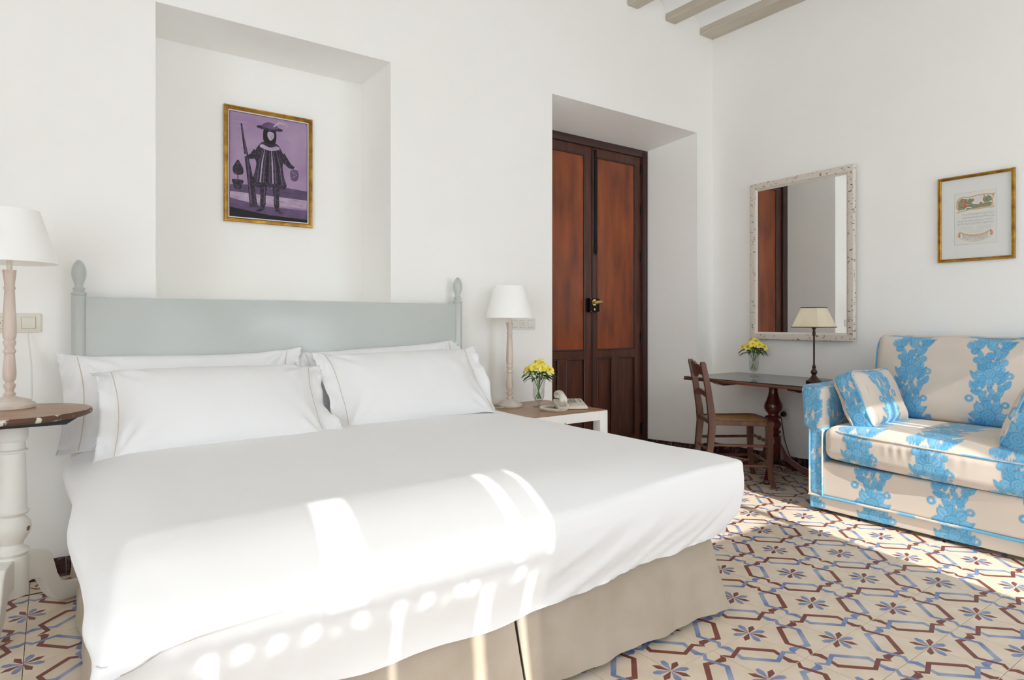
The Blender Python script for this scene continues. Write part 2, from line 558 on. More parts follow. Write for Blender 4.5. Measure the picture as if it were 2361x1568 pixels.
def tile_mb(sx=TS, sy=TS, pattern=None, flip=False):
    g = 0.0009
    hx, hy = sx / 2 - g, sy / 2 - g
    bev = 0.0004
    mb = MB()
    vs = [(-hx, -hy, -0.012), (hx, -hy, -0.012), (hx, hy, -0.012), (-hx, hy, -0.012),
          (-hx, -hy, -bev), (hx, -hy, -bev), (hx, hy, -bev), (-hx, hy, -bev),
          (-hx + bev, -hy + bev, 0), (hx - bev, -hy + bev, 0), (hx - bev, hy - bev, 0), (-hx + bev, hy - bev, 0)]
    mb.add(vs, [(0, 1, 5, 4), (1, 2, 6, 5), (2, 3, 7, 6), (3, 0, 4, 7), (4, 5, 9, 8), (5, 6, 10, 9), (6, 7, 11, 10), (7, 4, 8, 11), (8, 9, 10, 11)])
    lim = lambda v, h: max(-h + bev, min(h - bev, v))
    for pts, mi, lev in (pattern or []):
        q = [(lim((u - 0.5) * sx, hx), lim((0.5 - v) * sy, hy), 0.00012 * lev) for u, v in pts]
        ar = sum(q[i][0] * q[(i + 1) % len(q)][1] - q[(i + 1) % len(q)][0] * q[i][1] for i in range(len(q)))
        if ar < 0: q = q[::-1]
        mb.add(q, [tuple(range(len(q)))], mi)
    return mb

TMATS = [m_tile, m_tred, m_tblue, m_tblack]
proto = obj('tile', tile_mb(pattern=tile_pattern()), TMATS, floor, world=False, normals=False)
proto_used = False
def seen(x, y):
    dd = x * math.sin(YAW) + y * math.cos(YAW)
    if dd < 0.3: return False
    u = CXP + FOC * (x * math.cos(YAW) - y * math.sin(YAW)) / dd
    v = CYP + FOC * EYE / dd
    return -160 < u < 2361 + 200 and v < 1568 + 170
I0, I1 = -25, 11
J0, J1 = -16, 9
rest = MB()
for i in range(I0, I1):
    for j in range(J0, J1):
        cx = TX0 + (i + 0.5) * TS; cy = TY0 + (j + 0.5) * TS
        bi = i if i % 2 == 0 else i + 1
        bj = j if j % 2 == 0 else j + 1
        key = (bi == i, bj == j + 1)
        rot = {(True, True): 0, (True, False): PI / 2, (False, False): PI, (False, True): 1.5 * PI}[key]
        dz = rnd.uniform(-0.0004, 0.0004)
        under = (0.25 < cx < 1.75 and 1.65 < cy) or (cx > 3.75 and cy < 1.75)
        if seen(cx, cy) and not under:
            o = proto if not proto_used else link_copy(proto, floor)
            proto_used = True
            o.location = (cx, cy, dz); o.rotation_euler = (rnd.uniform(-.0012, .0012), rnd.uniform(-.0012, .0012), rot)
        else:
            t = tile_mb(pattern=tile_pattern())
            c, s = math.cos(rot), math.sin(rot)
            base = len(rest.v)
            rest.v.extend([(cx + c * v[0] - s * v[1], cy + s * v[0] + c * v[1], v[2] + dz) for v in t.v])
            rest.f.extend([tuple(k + base for k in f) for f in t.f]); rest.m.extend(t.m)
for i in range(3, 12):
    for j in range(3):
        t = tile_mb(pattern=tile_pattern())
        cx, cy = TX0 + (i + .5) * TS, WALLY + (j + .5) * TS
        base = len(rest.v)
        rest.v.extend([(cx + v[0], cy + v[1], v[2] - .0005) for v in t.v]); rest.f.extend([tuple(k + base for k in f) for f in t.f]); rest.m.extend(t.m)
tag(obj('tile_field', rest, TMATS, floor, normals=False), kind='stuff')

# border tiles (black lines and a red scroll) along the headboard wall and the right wall
def scroll_pattern(line=0.05, wline=0.075):
    out = [([(0, line), (1, line), (1, line + wline), (0, line + wline)], 3, 1), ([(0, .90), (1, .90), (1, .96), (0, .96)], 3, 1)]
    def band(pts, wd):
        L, R = [], []
        for k, p in enumerate(pts):
            q0 = pts[max(k - 1, 0)]; q1 = pts[min(k + 1, len(pts) - 1)]
            dx, dy = q1[0] - q0[0], q1[1] - q0[1]; l = math.hypot(dx, dy) or 1
            ww = wd * (0.45 + 0.55 * math.sin(PI * (k + 0.6) / (len(pts) + 0.2)))
            L.append((p[0] - dy / l * ww, p[1] + dx / l * ww)); R.append((p[0] + dy / l * ww, p[1] - dx / l * ww))
        for k in range(len(pts) - 1):
            out.append(([L[k], L[k + 1], R[k + 1], R[k]], 1, 2))
    cy = 0.52
    for s in (1, -1):
        pts = []
        for k in range(11):                    # a spiral curl
            a = k / 10 * 2.1 * PI
            r = 0.05 + 0.13 * (1 - k / 10)
            pts.append((0.5 + s * (0.25 + r * math.cos(a) * 0.9), cy - s * r * math.sin(a) * 1.25))
        band(pts, 0.032)
    band([(0.0, cy), (0.12, cy - .16), (0.3, cy - .2), (0.5, cy), (0.7, cy + .2), (0.88, cy + .16), (1.0, cy)], 0.036)
    band([(0.40, cy + .22), (0.47, cy + .08), (0.53, cy - .08), (0.60, cy - .22)], 0.03)
    return out
BY0 = TY0 + 9 * TS
bh = WALLY - BY0
bp = obj('border_tile', tile_mb(TS, bh, [([(u, 1 - v) for u, v in p], mi, lv) for p, mi, lv in scroll_pattern()]), TMATS, floor, world=False, normals=False)
first = True
for i in range(I0, I1 + 1):
    o = bp if first else link_copy(bp, floor)
    first = False
    o.location = (TX0 + (i + 0.5) * TS, BY0 + bh / 2, 0)
BX0 = TX0 + 11 * TS
bw = XR - BX0
bp2 = obj('border_tile', tile_mb(TS, bw, scroll_pattern(0.17, 0.055)), TMATS, floor, world=False, normals=False)
first = True
for j in range(J0, J1):
    o = bp2 if first else link_copy(bp2, floor)
    first = False
    o.location = (BX0 + bw / 2, TY0 + (j + 0.5) * TS, 0); o.rotation_euler = (0, 0, PI / 2)

# ---- baseboards: dark marbled tiles, pale joints
BH = 0.077
def baseboard(name, p0, p1, nrm):
    """run from p0 to p1 on the floor, tiles standing proud along nrm"""
    p0, p1, nrm = Vector(p0 + (0,)), Vector(p1 + (0,)), Vector(nrm + (0,)).normalized()
    L = (p1 - p0).length; t = (p1 - p0) / L
    mb = MB()
    q = lambda s, d, z: tuple(p0 + t * s + nrm * d + Vector((0, 0, z)))
    mb.hexa([q(0, 0, 0), q(L, 0, 0), q(L, .008, 0), q(0, .008, 0), q(0, 0, BH - .001), q(L, 0, BH - .001), q(L, .008, BH - .001), q(0, .008, BH - .001)])
    root = tag(obj(name, mb, m_basegrout), kind='structure')
    n = max(1, int(round(L / 0.2)))
    for k in range(n):
        a, b = L * k / n + 0.0018, L * (k + 1) / n - 0.0018
        h = BH + rnd.uniform(-.0015, .0015); dd = 0.0125
        m2 = MB()
        m2.hexa([q(a, .002, .001), q(b, .002, .001), q(b, dd, .001), q(a, dd, .001), q(a, .002, h), q(b, .002, h), q(b, dd - .003, h), q(a, dd - .003, h)])
        obj('baseboard_tile', m2, m_base, root)
baseboard('baseboard_headboard', (XL, WALLY), (RX0, WALLY), (0, -1))
baseboard('baseboard_recess', (FX1, FY), (RX1, WALLY), (-(FY - WALLY), -(RX1 - FX1)))
baseboard('baseboard_reveal', (RX0, WALLY), (FX0, FY), (FY - WALLY, -(FX0 - RX0)))
baseboard('baseboard_corner', (RX1 - 0.012, WALLY), (XR, WALLY), (0, -1))
baseboard('baseboard_right', (XR, WALLY), (XR, YW), (-1, 0))
baseboard('baseboard_left', (XL, SIDE[1]), (XL, WALLY), (1, 0))

# ---- the double door in the recess
door = tag(bpy.data.objects.new('door_1', None), kind='structure')
COL.objects.link(door); door.location = (3.5, FY, 0)
fr = MB()
for x0, x1 in ((FX0, FX0 + 0.07), (FX1 - 0.062, FX1)):
    fr.box(x0, x1, FY, FY + 0.1, 0, FZ, 0.004)
fr.box(FX0 + 0.07, FX1 - 0.062, FY, FY + 0.1, FZ - 0.06, FZ, 0.004)
for k in range(3):                               # reeded inner moulding of the jamb
    fr.tube([(FX1 - 0.052 + k * 0.018, FY - 0.002, 0), (FX1 - 0.052 + k * 0.018, FY - 0.002, FZ - 0.03)], 0.007, 8)
obj('door_frame', fr, m_doork, door)
bk = MB(); bk.box(FX0 - .2, FX1 + .2, FY + 0.1, FY + 0.13, 0, FZ + .25)  # unseen slab, widened to stop sky light leaking into the recess
obj('door_backing', bk, m_doork, door)
def leaf(x0, x1, px0, px1, mx0, mx1):
    """one leaf: stiles and rails, upper panel, two lower panels and their beads"""
    y0 = FY + 0.022
    z0, z1, zm0, zm1, zt, zb = 0.012, FZ - 0.06, 0.774, 0.832, 2.366, 0.12
    lf = MB()
    lf.box(x0, px0, y0, y0 + .04, z0, z1, .002, seg=1); lf.box(px1, x1, y0, y0 + .04, z0, z1, .002, seg=1)
    lf.box(px0, px1, y0, y0 + .04, zt, z1, .001, seg=1); lf.box(px0, px1, y0, y0 + .04, zm0, zm1, .001, seg=1)
    lf.box(px0, px1, y0, y0 + .04, z0, zb, .001, seg=1); lf.box(mx0, mx1, y0, y0 + .04, zb, zm0, .001, seg=1)
    r = obj('door_leaf', lf, m_doord, door)
    for a, b, c, d, mt, dep in ((px0, px1, zm1, zt, m_door, .006), (px0, mx0, zb, zm0, m_doord, .016), (mx1, px1, zb, zm0, m_doord, .016)):
        p = MB(); p.box(a, b, y0 + dep, y0 + .03, c, d)
        obj('panel', p, mt, r)
        bd = MB()
        for e in (((a + .006, c + .006), (b - .006, c + .006)), ((b - .006, c + .006), (b - .006, d - .006)), ((b - .006, d - .006), (a + .006, d - .006)), ((a + .006, d - .006), (a + .006, c + .006))):
            bd.tube([(e[0][0], y0 + .002, e[0][1]), (e[1][0], y0 + .002, e[1][1])], .0065, 8)
        obj('bead', bd, m_doork, r)
    return r
leaf(2.902, 3.450, 2.970, 3.373, 3.103, 3.173)
leaf(3.454, 4.0015, 3.4985, 3.936, 3.668, 3.731)
a = MB(); a.box(3.442, 3.459, FY + .012, FY + .03, .012, FZ - .062, .003)
obj('astragal', a, m_doork, door)
a = MB(); a.box(3.463, 3.488, FY + .010, FY + .022, 1.643, 2.414, .002); a.box(3.458, 3.493, FY + .006, FY + .022, 1.605, 1.66, .003); a.lathe([(.006, 1.585), (.008, 1.625)], 3.475, FY + .004, 10)
obj('slide_bolt', a, m_iron, door)
lk = MB(); lk.box(3.386, 3.453, FY - .022, FY + .022, 1.133, 1.244, .003); lk.box(3.455, 3.497, FY - .012, FY + .022, 1.138, 1.24, .003)
lock = obj('rim_lock', lk, m_iron, door)
h = MB()
h.tube([(3.427, FY - .022, 1.210), (3.427, FY - .06, 1.210)], .011, 12)
h.tube([(3.385, FY - .066, 1.203), (3.407, FY - .066, 1.208), (3.427, FY - .064, 1.212), (3.449, FY - .064, 1.213), (3.469, FY - .064, 1.214)], [.009, .012, .015, .009, .011], 12)
h.tube([(3.427, FY - .022, 1.210), (3.427, FY - .028, 1.210)], .024, 20)
obj('brass_handle', h, m_brass, lock)
h = MB(); h.tube([(3.429, FY - .022, 1.155), (3.429, FY - .028, 1.155)], .008, 12)
for xx, zz in ((3.395, 1.238), (3.395, 1.141), (3.489, 1.233), (3.489, 1.146)):
    h.tube([(xx, FY - .020, zz), (xx, FY - .0245, zz)], .003, 8)
obj('keyhole_and_screws', h, m_brass, lock)
for zz in (2.33, 1.99, 1.60, 0.925, 0.17):
    h = MB(); h.tube([(3.999, FY + .014, zz - .045), (3.999, FY + .014, zz + .045)], .009, 10)
    obj('hinge', h, m_iron, door)

# ---- unseen balcony doors, rails and sheer curtains, invented to place the sun patches
for n, (xa, xb) in enumerate(OPENINGS):
    wd = tag(bpy.data.objects.new('window_%d' % (n + 1), None), kind='structure')
    COL.objects.link(wd); wd.location = ((xa + xb) / 2, YW, 0)
    f = MB()
    f.box(xa, xa + .05, YW - .2, YW - .14, 0, HEADZ - .05, .003); f.box(xb - .05, xb, YW - .2, YW - .14, 0, HEADZ - .05, .003)
    f.box(xa, xb, YW - .2, YW - .14, HEADZ - .05, HEADZ, .003)
    obj('window_frame', f, m_doord, wd)
    r = MB()
    r.box(xa, xb, YW - .34, YW - .31, 1.0, 1.03); r.box(xa, xb, YW - .335, YW - .315, .1, .12)
    k = int((xb - xa) / .11)
    for q in range(k + 1):
        xx = xa + (xb - xa) * q / k
        r.tube([(xx, YW - .325, .1), (xx, YW - .325, 1.0)], .007, 6)
    obj('balcony_rail', r, m_iron, wd)
wd = tag(bpy.data.objects.new('window_3', None), kind='structure')  # unseen side window, added to brighten the right wall and recess
COL.objects.link(wd); wd.location = (XL, (SIDE[0] + SIDE[1]) / 2, 0)
f = MB()
for k in range(4):
    yy = SIDE[0] + (SIDE[1] - SIDE[0] - .05) * k / 3
    f.box(XL - .2, XL - .15, yy, yy + .05, 0, SIDEZ - .05, .003)
f.box(XL - .2, XL - .15, SIDE[0], SIDE[1], SIDEZ - .05, SIDEZ, .003)
obj('window_frame', f, m_doord, wd)
YCUR = YW - 0.05
ZROD = 2.305
def wavy_panel(mb, x0, x1, z0, z1, amp=.008, wl=.07):
    n = max(4, int((x1 - x0) / .012))
    P = np.zeros((n + 1, 2, 3))
    for k in range(n + 1):
        xx = x0 + (x1 - x0) * k / n
        P[k, :, 0] = xx; P[k, :, 1] = YCUR + amp * math.sin(xx / wl * 2 * PI)
        P[k, 0, 2] = z0; P[k, 1, 2] = z1
    mb.grid(P)
xa, xb = OPENINGS[0]
up = MB()  # unseen valance, its gaps invented to let the sun strips through
for x0, x1 in ((xa, -0.105), (-0.02, .395), (.43, .515)):
    wavy_panel(up, x0, x1, ZROD + .012, HEADZ - .05)
tag(obj('invented_valance', up, m_sheer, normals=False), 'unseen white sheer valance invented to shape the sun strips on the bed', 'curtain', kind=None)
lo = MB()
beads = [.25, .316, .386, .46, .569, .666, .74, .833, .872, 1.024]  # sun spots on the bed foot; the unseen curtain's holes are cut to cast them
holes = sorted(b - .18 * (1.38 - YCUR) for b in beads)
xcur = xa
for hx in holes + [xb + .02]:
    if hx - .014 > xcur: wavy_panel(lo, xcur, min(hx - .014, xb), ZROD - .034, ZROD - .012, .002)
    xcur = hx + .014
gaps = [(.305, .335), (.455, .475), (.06, .075), (-.35, -.335)]
xcur = xa
for g0, g1 in sorted(gaps) + [(xb, xb)]:
    wavy_panel(lo, xcur, g0, .03, ZROD - .034); xcur = g1
tag(obj('invented_sheer', lo, m_sheer2, normals=False), 'unseen white sheer curtain with holes invented to cast the sun spots', 'curtain')
cb = MB()  # unseen curtain added to dim and slit the sun on the sofa
for x0, x1 in ((2.90, 3.03), (3.06, 3.11), (3.135, 3.62)): wavy_panel(cb, x0, x1, .03, HEADZ - .05)
tag(obj('added_sofa_sheer', cb, m_sheerb, normals=False), 'unseen white sheer curtain added to filter the sun on the sofa', 'curtain')
rod = MB(); rod.tube([(xa, YCUR, ZROD), (xb, YCUR, ZROD)], .013, 10)  # unseen rod invented to shade a line above the sun spots
tag(obj('invented_rod', rod, m_iron), 'unseen black rod invented to cast a dark line across the bed', 'rod')

# ================================================================== THE BED
bed = thing('bed', 'wide double bed with a grey-green painted headboard and beige linen skirt', 'bed', (1.0, 2.3, 0))
HY = 3.205
hb = MB(); hb.box(.112, 1.898, HY - .016, HY + .016, .32, 1.163, .004)
obj('headboard_panel', hb, m_head, bed)
for px in (.09, 1.92):
    p = MB(); p.lathe([(.025, 0), (.0262, .02), (.0262, 1.166), (.0245, 1.170)], px, HY, 12)
    post = obj('post', p, m_head, bed, sharp=.9)
    f = MB()
    f.lathe([(.024, 1.170), (.0275, 1.174), (.0275, 1.182), (.020, 1.186), (.0195, 1.192), (.023, 1.196), (.023, 1.201), (.0165, 1.206),
             (.0150, 1.214), (.0175, 1.224), (.0225, 1.237), (.0262, 1.252), (.0270, 1.266), (.0248, 1.284), (.0195, 1.300), (.0120, 1.312), (.005, 1.318), (0.0, 1.319)], px, HY, 24)
    obj('finial', f, m_head, post, sharp=.9)
b = MB(); b.box(.10, 1.93, 1.49, 3.18, .06, .30, .01)
obj('bed_base', b, m_skirt, bed)
b = MB(); b.box(.085, 1.955, 1.47, 3.185, .30, .50, .05, seg=4)
obj('mattress', b, m_cotton, bed)

def skirt(p_top, p_bot, n=60, ph=0.0, amp=.006):
    """hanging linen panel between two top and two bottom points, slightly wavy towards the hem, with thickness"""
    (t0, t1), (b0, b1) = p_top, p_bot
    t0, t1, b0, b1 = map(np.array, (t0, t1, b0, b1))
    d = t1 - t0; nn = np.array([d[1], -d[0], 0]); nn = nn / np.linalg.norm(nn)
    m = 14
    P = np.zeros((n + 1, m + 1, 3)); Q = P.copy()
    for i in range(n + 1):
        s = i / n
        for j in range(m + 1):
            q = j / m
            base = (t0 + (t1 - t0) * s) * (1 - q) + (b0 + (b1 - b0) * s) * q
            wv = amp * q * (math.sin(s * 19 + ph) + .6 * math.sin(s * 43 + ph * 2 + q * 2))
            end = 0.012 * q * (math.exp(-(s / .03) ** 2) + math.exp(-((1 - s) / .03) ** 2))
            P[i, j] = base + nn * (wv + end); Q[i, j] = base + nn * (wv + end - .004)
    mb = MB(); mb.grid(P); mb.grid(Q)
    N = (n + 1) * (m + 1); f = []
    for i in range(n):
        f.append((i * (m + 1) + m, (i + 1) * (m + 1) + m, N + (i + 1) * (m + 1) + m, N + i * (m + 1) + m))
    for i in (0, n):
        for j in range(m):
            f.append((i * (m + 1) + j, i * (m + 1) + j + 1, N + i * (m + 1) + j + 1, N + i * (m + 1) + j))
    mb.f.extend(f); mb.m.extend([0] * len(f))
    return mb
YS0, YS1 = 1.462, 1.412
ht = .305
obj('skirt_panel', skirt((((.10, YS0, ht)), (1.045, YS0, ht)), ((.075, YS1 + .004, .022), (1.056, YS1, .020)), ph=.4), m_skirt, bed)
obj('skirt_panel', skirt((((1.055, YS0, ht)), (1.935, YS0, ht)), ((1.066, YS1, .020), (1.985, YS1 + .01, .024)), ph=2.1), m_skirt, bed)
obj('skirt_panel', skirt((((1.938, YS0 + .004, ht)), (1.938, 3.17, ht)), ((1.99, YS1 + .02, .024), (1.985, 3.17, .022)), ph=1.1), m_skirt, bed)
obj('skirt_panel', skirt((((.095, 3.17, ht)), (.095, YS0 + .004, ht)), ((.075, 3.17, .022), (.068, YS1 + .02, .022)), ph=3.0), m_skirt, bed)
g = MB(); g.box(1.0, 1.11, YS0 + .012, YS0 + .016, .02, ht)
obj('skirt_pleat', g, m_skirt, bed)

# ---- duvet: a tight white cover with rounded edges, tucked in over the foot
DX0, DX1, DY0, DY1, DZ0, DZ1 = .055, 2.028, 1.374, 3.10, .255, .568
half = ((DX1 - DX0) / 2, (DY1 - DY0) / 2, (DZ1 - DZ0) / 2 + .06)
ctr = np.array([(DX0 + DX1) / 2, (DY0 + DY1) / 2, DZ1 - half[2]])
P, Q = rounded_box(half, .018, .014)
P = P + ctr
def smooth01(t):
    t = np.clip(t, 0, 1); return t * t * (3 - 2 * t)
x, y, z = P[:, 0].copy(), P[:, 1].copy(), P[:, 2].copy()
s = (x - DX0) / (DX1 - DX0); tt = (y - DY0) / (DY1 - DY0)
down = smooth01((DZ1 - .05 - z) / .26)
topm = smooth01((z - .44) / .1)
z = z + .020 * np.clip(1 - (2 * s - 1) ** 2, 0, 1) * topm
foot = smooth01(1 - (y - DY0) / .35)
# the foot edge is softly rounded except towards the crisp right corner
soft = 1 - .85 * smooth01((s - .55) / .4)
z = z - .074 * soft * np.clip(1 - (y - DY0) / .24, 0, 1) ** 2 * topm
lefte = np.clip(1 - (x - DX0) / .20, 0, 1) ** 2
z = z - .056 * lefte * topm
righte = np.clip(1 - (DX1 - x) / .10, 0, 1) ** 2
z = z - .006 * righte * topm * (1 - foot) + .006 * righte * foot * topm
# belly of the hanging foot side, hem pulled in
belly = np.sin(PI * np.clip((z - .24) / .30, 0, 1))
y = y - .020 * foot * belly * (1 - .45 * s)
y = y + foot * .050 * down ** 1.6
x = x - .055 * down ** 1.4 * smooth01((s - .86) / .14) + .030 * down * smooth01((.10 - s) / .1)
leftc = smooth01((.20 - s) / .2) * foot
y = y - leftc * .018 * (1 - down)
# pulled folds on the right half of the foot, loose wrinkles near the hem on the left
wr = np.zeros_like(x)
mask = smooth01((x - 1.0) / .3) * smooth01((.50 - z) / .16) * foot
ph = x * .8 - z * 1.25
wr += mask * (.0075 * np.sin(ph * 40 + 1.6 * np.sin(x * 7)) * (.5 + .5 * np.sin(ph * 11 + 1)) + .0034 * np.sin(ph * 88 + 2 + 2 * np.sin(x * 13)))
mask2 = smooth01((1.15 - x) / .4) * smooth01((.47 - z) / .16) * foot
wr += mask2 * .0045 * (vnoise(x * 22, z * 44, 3) + .5 * vnoise(x * 55, z * 34, 4))
y = y - wr
top = smooth01((z - .50) / .04)
z = z + top * (.0016 * vnoise(x * 3 + y * 22, y * 12, 5) + .0016 * vnoise(x * 6, y * 38, 8) * smooth01((tt - .45) / .3))
# the cover turns in deep creases at the left foot corner
cr = np.exp(-(((x - .125) / .05) ** 2)) * foot
y = y + cr * .007 * np.sin(z * 70 + x * 45) * smooth01((z - .30) / .1)
x = x + leftc * .006 * np.sin(z * 48 + y * 22)
sidel = smooth01((.05 - s) / .05)
x = x - sidel * (.010 * np.sin(y * 7 + z * 12) + .016 * np.sin(PI * np.clip((z - .28) / .26, 0, 1))) * (1 - foot)
def hem(x, y):
    return .242 + .060 * smooth01((x - 1.15) / .85) + .010 * np.sin(x * 5 + .6) + .006 * np.sin(x * 17 + y * 5)
z = np.maximum(z, hem(x, y))
P = np.stack([x, y, z], 1)
H_ = hem(x, y)
flatb = np.all(np.abs(P[:, 2] - H_)[Q] < 1e-7, axis=1)
duvet = np_obj('duvet', P, Q[~flatb], m_cotton)
tag(duvet, 'smooth white cotton duvet cover tucked tight over the wide bed', 'duvet')

# ---- pillows: plump body, flat flange at both ends with a line of tan stitching
def pillow(label, centre, lean, wdt, hgt, thick, flange=.066, roll=0.0, yaw=0.0, seed=1, flapR=0.0, flapL=0.0, group='white pillows on the bed', sag=0.0):
    n, m = 84, 48
    r = np.random.RandomState(seed)
    ux = np.linspace(-1, 1, n); vy = np.linspace(-1, 1, m)
    U, V = np.meshgrid(ux, vy, indexing='ij')
    W = wdt / 2 + flange
    X = U * W; Y = V * hgt / 2
    bu = np.clip(np.abs(X) / (wdt / 2), 0, 1)
    prof = (1 - bu ** 3.0) ** .62 * (1 - np.abs(V) ** 2.4) ** .55
    body = thick / 2 * prof
    # the edges of a stuffed pillow draw in between the corners
    X = X * (1 - .055 * (1 - V ** 2)); Y = Y * (1 - .10 * (1 - U ** 4) + .03 * vnoise(U * 5, V * 0, seed + 2))
    wrk = .010 * vnoise(X * 20 + Y * 14, Y * 20, seed) + .006 * vnoise(X * 48, Y * 40, seed + 9)
    for sx in (-1, 1):                                # creases fanning out of the corners
        for sy in (-1, 1):
            dx, dy = (X - sx * wdt * .5), (Y - sy * hgt * .5)
            rr = np.hypot(dx, dy); an = np.arctan2(dy, dx * -sx)
            wrk = wrk + .009 * np.sin(an * 13 + seed + sx) * np.exp(-((rr - .09) / .075) ** 2)
    edge = np.clip((bu - .45) / .55, 0, 1)
    wrk = wrk * (.35 + 1.1 * edge)
    fl = np.clip((np.abs(X) - wdt / 2 + .012) / flange, 0, 1)
    fold = np.where(X > 0, flapR, flapL) * fl * np.sin((V + .3) * 2.6) + fl * .016 * np.sin(V * 6 + seed) + fl * .006 * np.sin(V * 15 + 2 * seed)
    pts = []
    for side in (1, -1):
        Z = side * (body + .0016) + fold + (wrk * (1 if side > 0 else .4)) * (.35 + .65 * np.minimum(1, prof + .3))
        if side > 0: Z = Z - .012 * np.exp(-((np.abs(bu - .93)) / .05) ** 2) * (1 - V ** 2) * .3
        pts.append(np.stack([X, Y, Z - sag * (U ** 2) * .5], -1))
    mb = MB(); mb.grid(pts[0]); mb.grid(pts[1][::-1])
    # close the rim
    N = n * m; f = []
    for i in range(n - 1):
        for j in (0, m - 1):
            f.append((i * m + j, (i + 1) * m + j, N + (n - 2 - i) * m + j, N + (n - 1 - i) * m + j))
    for j in range(m - 1):
        f.append((j, j + 1, N + (n - 1) * m + j + 1, N + (n - 1) * m + j)); f.append(((n - 1) * m + j, (n - 1) * m + j + 1, N + j + 1, N + j))
    mb.f.extend(f); mb.m.extend([0] * len(f))
    R = Matrix.Rotation(yaw, 4, 'Z') @ Matrix.Rotation(lean, 4, 'X') @ Matrix.Rotation(roll, 4, 'Z')
    T = Matrix.Translation(centre) @ R
    root = thing('pillow', label, 'pillow', centre, group)
    mb.v = [tuple(T @ Vector(v)) for v in mb.v]
    obj('pillowcase', mb, m_pill, root, sharp=None)
    G = pts[0]
    for xs in (-1, 1):
        k = int(np.argmin(np.abs(ux * W - xs * (wdt / 2 - .004))))
        line = [T @ Vector((G[k, j][0], G[k, j][1], G[k, j][2] + .0016)) for j in range(1, m - 1)]
        st = MB(); st.tube(line, .0012, 6)
        obj('stitching', st, m_tan, root)
    return root
d = math.radians
pillow('white pillow leaning on the headboard at the left, half hidden', (.505, 3.10, .735), d(68), .86, .42, .13, seed=3, flapL=-.02)
pillow('white pillow leaning on the headboard at the right, only its corner showing', (1.44, 3.095, .748), d(68), .84, .42, .13, seed=5, roll=d(3))
pillow('white front pillow on the left with tan stitching and curled flange', (.585, 2.885, .705), d(45), .80, .45, .22, seed=11, roll=d(-1.5), flapR=-.05, flapL=.035)
pillow('white front pillow on the right side of the bed', (1.50, 2.955, .735), d(50), .82, .46, .21, seed=21, roll=d(1.5), flapR=.04)

# ================================================================== TURNED-WOOD BEDSIDE LAMPS
def bedside_lamp(label, loc, cordpts):
    t = thing('table_lamp', label, 'lamp', loc, 'turned wood bedside lamps')
    def part(name, fn, mat, par=t, **k):
        mb = MB(); fn(mb); return obj(name, mb, mat, par, world=False, **k)
    part('lamp_base', lambda q: q.lathe([(.074, 0), (.078, .004), (.078, .015), (.074, .020), (.066, .022), (.064, .029), (.050, .034), (.030, .040), (.016, .046), (.0, .046)], n=40), m_washl)
    prof = [(.0150, .044), (.0185, .050), (.0185, .055), (.0135, .060), (.0125, .066), (.0165, .074), (.0185, .082), (.0185, .088), (.0125, .094), (.0125, .098),
            (.0175, .104), (.0200, .118), (.0205, .135), (.0185, .160), (.0160, .190), (.0150, .200), (.0190, .204), (.0190, .212), (.0145, .218), (.0150, .226), (.0190, .236), (.0190, .246),
            (.0155, .250), (.0185, .256), (.0205, .270), (.0205, .300), (.0190, .345), (.0165, .400), (.0150, .432), (.0180, .436), (.0180, .441), (.0155, .445), (.0155, .455), (.0185, .480), (.0205, .500), (.0205, .504), (.0, .504)]
    part('lamp_column', lambda q: q.lathe(prof, n=28), m_wash, sharp=.7)
    part('socket', lambda q: q.lathe([(.0085, .504), (.0085, .555), (.017, .558), (.017, .60), (.013, .605), (0, .605)], n=20), m_sock)
    R0, R1, Z0, Z1 = .147, .090, .530, .722
    sh = MB()
    sh.lathe([(R0, Z0), (R1, Z1), (R1 - .0022, Z1), (R0 - .0022, Z0), (R0, Z0)], n=64, caps=False)
    s = obj('lamp_shade', sh, m_shade, t, world=False, sharp=.9)
    k = MB()
    for q in range(3):
        a = q * 2 * PI / 3 + .4
        k.tube([(0.015 * math.cos(a), .015 * math.sin(a), .6), (.09 * math.cos(a) * .95, .09 * math.sin(a) * .95, Z1 - .02)], .0015, 6)
    obj('shade_carrier', k, m_cordw, s, world=False)
    bl = MB(); bl.lathe([(.013, .605), (.018, .62), (.028, .645), (.03, .66), (.024, .68), (.01, .69), (0, .691)], n=20)
    obj('bulb', bl, m_shade, t, world=False)
    cd = MB(); cd.tube(cordpts, .0025, 6)
    obj('cord', cd, m_cordw, t, world=False)
    return t
NSZ, RTZ = .553, .746
lampL = bedside_lamp('white shaded lamp with washed wood column on the round table', (-.126, 2.95, RTZ),
                     [(.03, .03, .022), (.06, .07, .006), (.058, .10, .004), (.062, .15, .02), (.058, .26, .14), (.045, .31, .28)])
lampR = bedside_lamp('white shaded lamp with washed wood column beside the telephone', (2.222, 3.105, NSZ),
                     [(-.03, -.02, .010), (-.075, -.035, .004), (-.11, -.02, .004), (-.145, .06, .004)])

